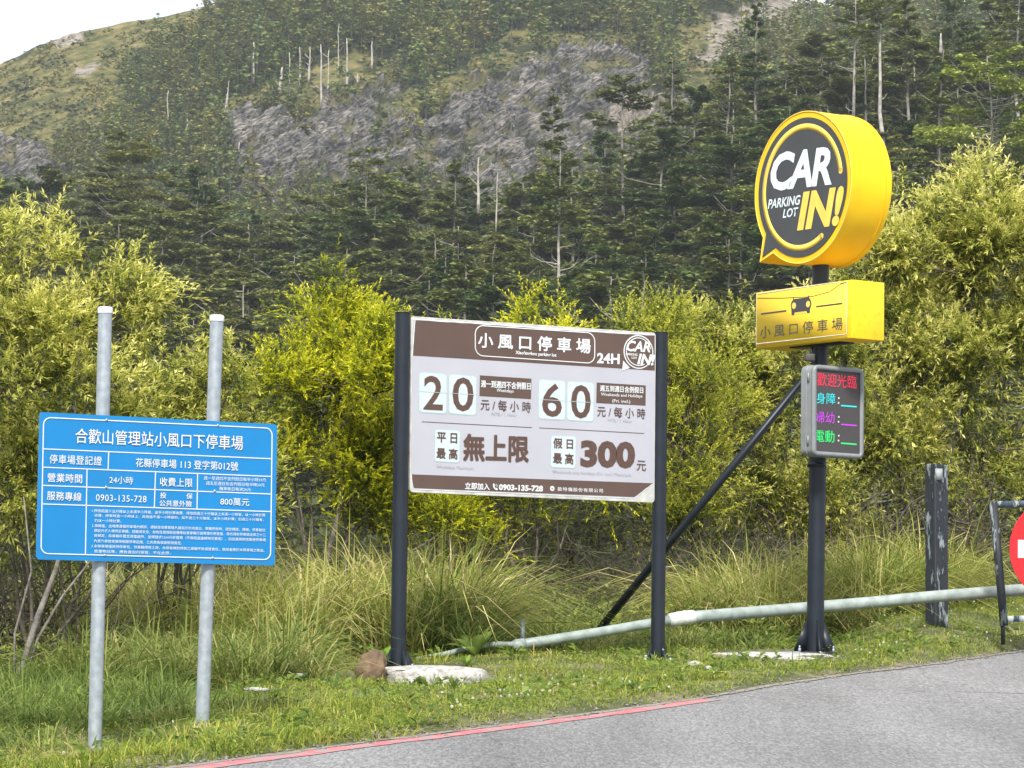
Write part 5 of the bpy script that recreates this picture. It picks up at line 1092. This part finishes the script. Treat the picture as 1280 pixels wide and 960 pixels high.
# LED display
cv5 = lambda X, Y: (960 + X / 6, 440 + Y / 6)
GA = math.radians(38); LX = np.array([math.cos(GA), math.sin(GA), 0]); LB = np.array([-math.sin(GA), math.cos(GA), 0])
fcl = P(*cv5(532, 448), PD - .26); f5 = Frame(fcl, None, None, xdir=LX, zdir=YZ)
r5 = empty('led_display', 'grey rounded LED vacancy display with red, cyan, purple and green characters on the pole', 'display', mat4=f5.mat()); s5 = Sign(f5, cv5, r5)
q = [s5.L(*p) for p in ((340, 92), (722, 128), (702, 806), (330, 772))]; xa, xb = (q[0][0] + q[3][0]) / 2, (q[1][0] + q[2][0]) / 2; za, zb = (q[2][1] + q[3][1]) / 2, (q[0][1] + q[1][1]) / 2
def rr(x0, x1, z0, z1, r, n=6):
    o = []
    for cx, cz, a0 in ((x1 - r, z1 - r, 0), (x0 + r, z1 - r, 90), (x0 + r, z0 + r, 180), (x1 - r, z0 + r, 270)):
        for k_ in range(n + 1): t_ = math.radians(a0 + 90 * k_ / n); o.append((cx + r * math.cos(t_), cz + r * math.sin(t_)))
    return np.array(o)
out = rr(xa, xb, za, zb, .065); mb = MB(); mb.poly_prism(out[::-1], .012, .155); o = link('housing', mb.mesh('housing', GREYBOX), r5); autosmooth(o, 30)
fi = rr(xa + .038, xb - .038, za + .042, zb - .042, .012)
def ring(name, A, B, y0, y1, mat):
    n = len(A); V = np.concatenate([np.stack([p[:, 0], np.full(n, yy), p[:, 1]], 1) for p, yy in ((A, y0), (B, y0), (A, y1), (B, y1))]); i = np.arange(n); j = (i + 1) % n
    F = np.concatenate([np.stack([i, j, n + j, n + i], 1), np.stack([i, 2 * n + i, 2 * n + j, j], 1), np.stack([n + i, n + j, 3 * n + j, 3 * n + i], 1)]); return link(name, npmesh(name, V, F[:, ::-1], None, False, mat), r5)
ring('front_frame', out, fi, -.015, .02, GREYBOX)
ring('side_seam', rr(xa - .003, xb + .003, za - .003, zb + .003, .065), rr(xa + .02, xb - .02, za + .02, zb - .02, .06), .08, .09, GREYBOX)
mb = MB(); mb.poly_prism(fi[::-1], .002, .012); link('screen', mb.mesh('screen', LEDBLK), r5)
for zz in (.30, -.28):
    mb = MB(); mb.box((xa - .012, .045, zz - .045), (xa + .001, .065, zz + .045)); link('latch', mb.mesh('latch', GREYBOX), r5)
mb = MB(); mb.box((-.12, .155, -.30), (.04, .20, .30)); link('rear_bracket', mb.mesh('rear_bracket', NAVY), r5)
cols = {'r': (1, .03, .09), 'c': (.03, .80, .85), 'p': (.62, .06, .80), 'g': (.03, .95, .22), 'w': (.75, .78, .72)}; EM = {k_: emat('led_' + {'r': 'red', 'c': 'cyan', 'p': 'purple', 'g': 'green', 'w': 'white'}[k_], v, .45) for k_, v in cols.items()}
T = s5.text
T('歡迎光臨', (368, 202), (662, 228), 98, EM['r'], y=-.001, bold=.0); T('身障', (362, 345), (505, 352), 84, EM['c'], y=-.001, bold=.0); T('婦幼', (352, 487), (498, 494), 86, EM['p'], y=-.001, bold=.005); T('電動', (350, 628), (498, 636), 88, EM['g'], y=-.001, bold=.0)
for y_, k_ in ((402, 'c'), (543, 'p'), (684, 'g')):
    s5.line((548, y_), (664, y_ + 9), .013, EM[k_], .0005, 'led_underline')
    for dy, xx in ((-58, 531), (-22, 529)): q = s5.L(xx, y_ + dy + 2); s5.poly(circle(q, .009, 10), EM['w'], -.001, .001, 'led_dot', True)

# ------------------------------------------------------------------ peeling timber post
fp = P(1169.5, 690, 29.95); an = math.radians(31); base = P(1171, 785, 29.95)
rp_ = empty('timber_post', 'thick square post with peeling dark paint behind the pipe rail', 'post', base); hgt = P(1169, 580, 29.95)[2] - base[2]
w2 = .082; ca, sa2 = math.cos(an), math.sin(an); n = 14; sec = []
for cx_, cy_ in ((-1, -1), (1, -1), (1, 1), (-1, 1)):
    for o_x, o_y in ((.0, .12), (.12, .0)) if (cx_ * cy_ > 0) else ((.12, .0), (.0, .12)): sec.append((cx_ * (1 - o_x), cy_ * (1 - o_y)))
sec = np.array(sec) * w2; rng = np.random.default_rng(3); Vp = []; zz = np.linspace(-.25, hgt, n)
R2 = np.array([[ca, -sa2], [sa2, ca]])
for i, z_ in enumerate(zz):
    s_ = sec @ R2.T * (1 + rng.normal(0, .006)); dz = (rng.uniform(-.035, .0, 8) if i == n - 1 else 0); Vp.append(np.stack([s_[:, 0] - .006 * z_, s_[:, 1], np.full(8, z_) + dz], 1))
mb = MB(); V = np.concatenate(Vp); i = np.arange(n - 1)[:, None] * 8; j = np.arange(8)[None]; k_ = (j + 1) % 8; mb.add(V, np.stack([i + j, i + k_, i + 8 + k_, i + 8 + j], -1).reshape(-1, 4)); mb.FN.append(list(range((n - 1) * 8, n * 8)))
link('shaft', mb.mesh('shaft', PEEL), rp_)
mb = MB(); top = zz[-1]; mb.box((-.035, -w2 * 1.34, top - .16), (.035, -w2 * 1.28, top - .05), np.array([[1, 0, 0], [0, 1, 0], [0, 0, 1]])); link('paint_patch', mb.mesh('paint_patch', M('bare_grey_timber', (.33, .36, .37), (.22, .25, .26), .8, scale=30)), rp_)

# ------------------------------------------------------------------ no entry sign in its frame
ND = 28.9; no = P(1250, 780, ND); rn_ = empty('no_entry_sign', 'red and white no entry disc in a peeling square frame at the right edge', 'sign', no); k = ND / FPX
def lp(px, py, dy=0): q = P(px, py, ND + dy) - no; return q
mb = MB(); mb.tube([lp(1241.5, 627), lp(1248, 700), lp(1255, 782)], [.048] * 3, 4, square=True); link('upright', mb.mesh('upright', PEEL), rn_)
mb = MB(); mb.tube([lp(1239, 631), lp(1300, 629), lp(1420, 624)], [.044] * 3, 4, square=True); link('top_bar', mb.mesh('top_bar', PEELG), rn_)
mb = MB(); mb.tube([lp(1256, 774, .01), lp(1340, 771), lp(1424, 768)], [.040] * 3, 4, square=True); link('bottom_bar', mb.mesh('bottom_bar', PEELG), rn_)
mb = MB(); mb.tube([lp(1416, 622), lp(1420, 700), lp(1426, 775)], [.046] * 3, 4, square=True); link('upright', mb.mesh('upright', PEEL), rn_)
mb = MB(); mb.tube([lp(1253, 760), lp(1254, 806)], [.02] * 2, 8); mb.tube([lp(1426, 760), lp(1426, 800)], [.02] * 2, 8); link('foot', mb.mesh('foot', NAVY), rn_)
cN = P(1326, 687, ND - .03); fN = Frame(cN, None, None, xdir=(1, .12, 0), zdir=YZ); RN = 65.5 * k
def put(me, name):
    o = link(name, me, rn_); me.transform(Matrix.Translation(Vector(-no)) @ fN.mat()); me.update(); return o
mb = MB(); mb.poly_prism(circle((0, 0), RN, 64)[::-1], 0, .012); put(mb.mesh('disc', RED), 'disc')
mb = MB(); mb.poly_prism([(-RN * .84, -RN * .17), (RN * .84, -RN * .17), (RN * .84, RN * .17), (-RN * .84, RN * .17)], -.003, -.0008); put(mb.mesh('white_bar', WHITE), 'white_bar')
mb = MB(); mb.tube([lp(1326, 629, .02), lp(1326, 772, .02)], [.02] * 2, 6); link('rear_strut', mb.mesh('rear_strut', NAVY), rn_)

# ------------------------------------------------------------------ haze
hm = bpy.data.materials.new('air'); hm.use_nodes = True; t = hm.node_tree; t.nodes.remove(t.nodes['Principled BSDF'])
pv = t.nodes.new('ShaderNodeVolumePrincipled'); pv.inputs['Color'].default_value = (.86, .92, 1, 1); pv.inputs['Density'].default_value = .00014; pv.inputs['Anisotropy'].default_value = .2
t.links.new(pv.outputs[0], t.nodes['Material Output'].inputs['Volume'])
mb = MB(); mb.box((-2600, -2600, -41), (2600, 2600, 320)); h_ = link('haze', mb.mesh('haze', hm)); tag(h_, kind='stuff', label='thin pale mountain haze', cat='haze')
print('TREES', NF, NN, 'TRIS', sum(sum(len(p.vertices) - 2 for p in m.polygons) if len(m.polygons) < 5000 else len(m.polygons) * 2 for m in bpy.data.meshes if m.users))
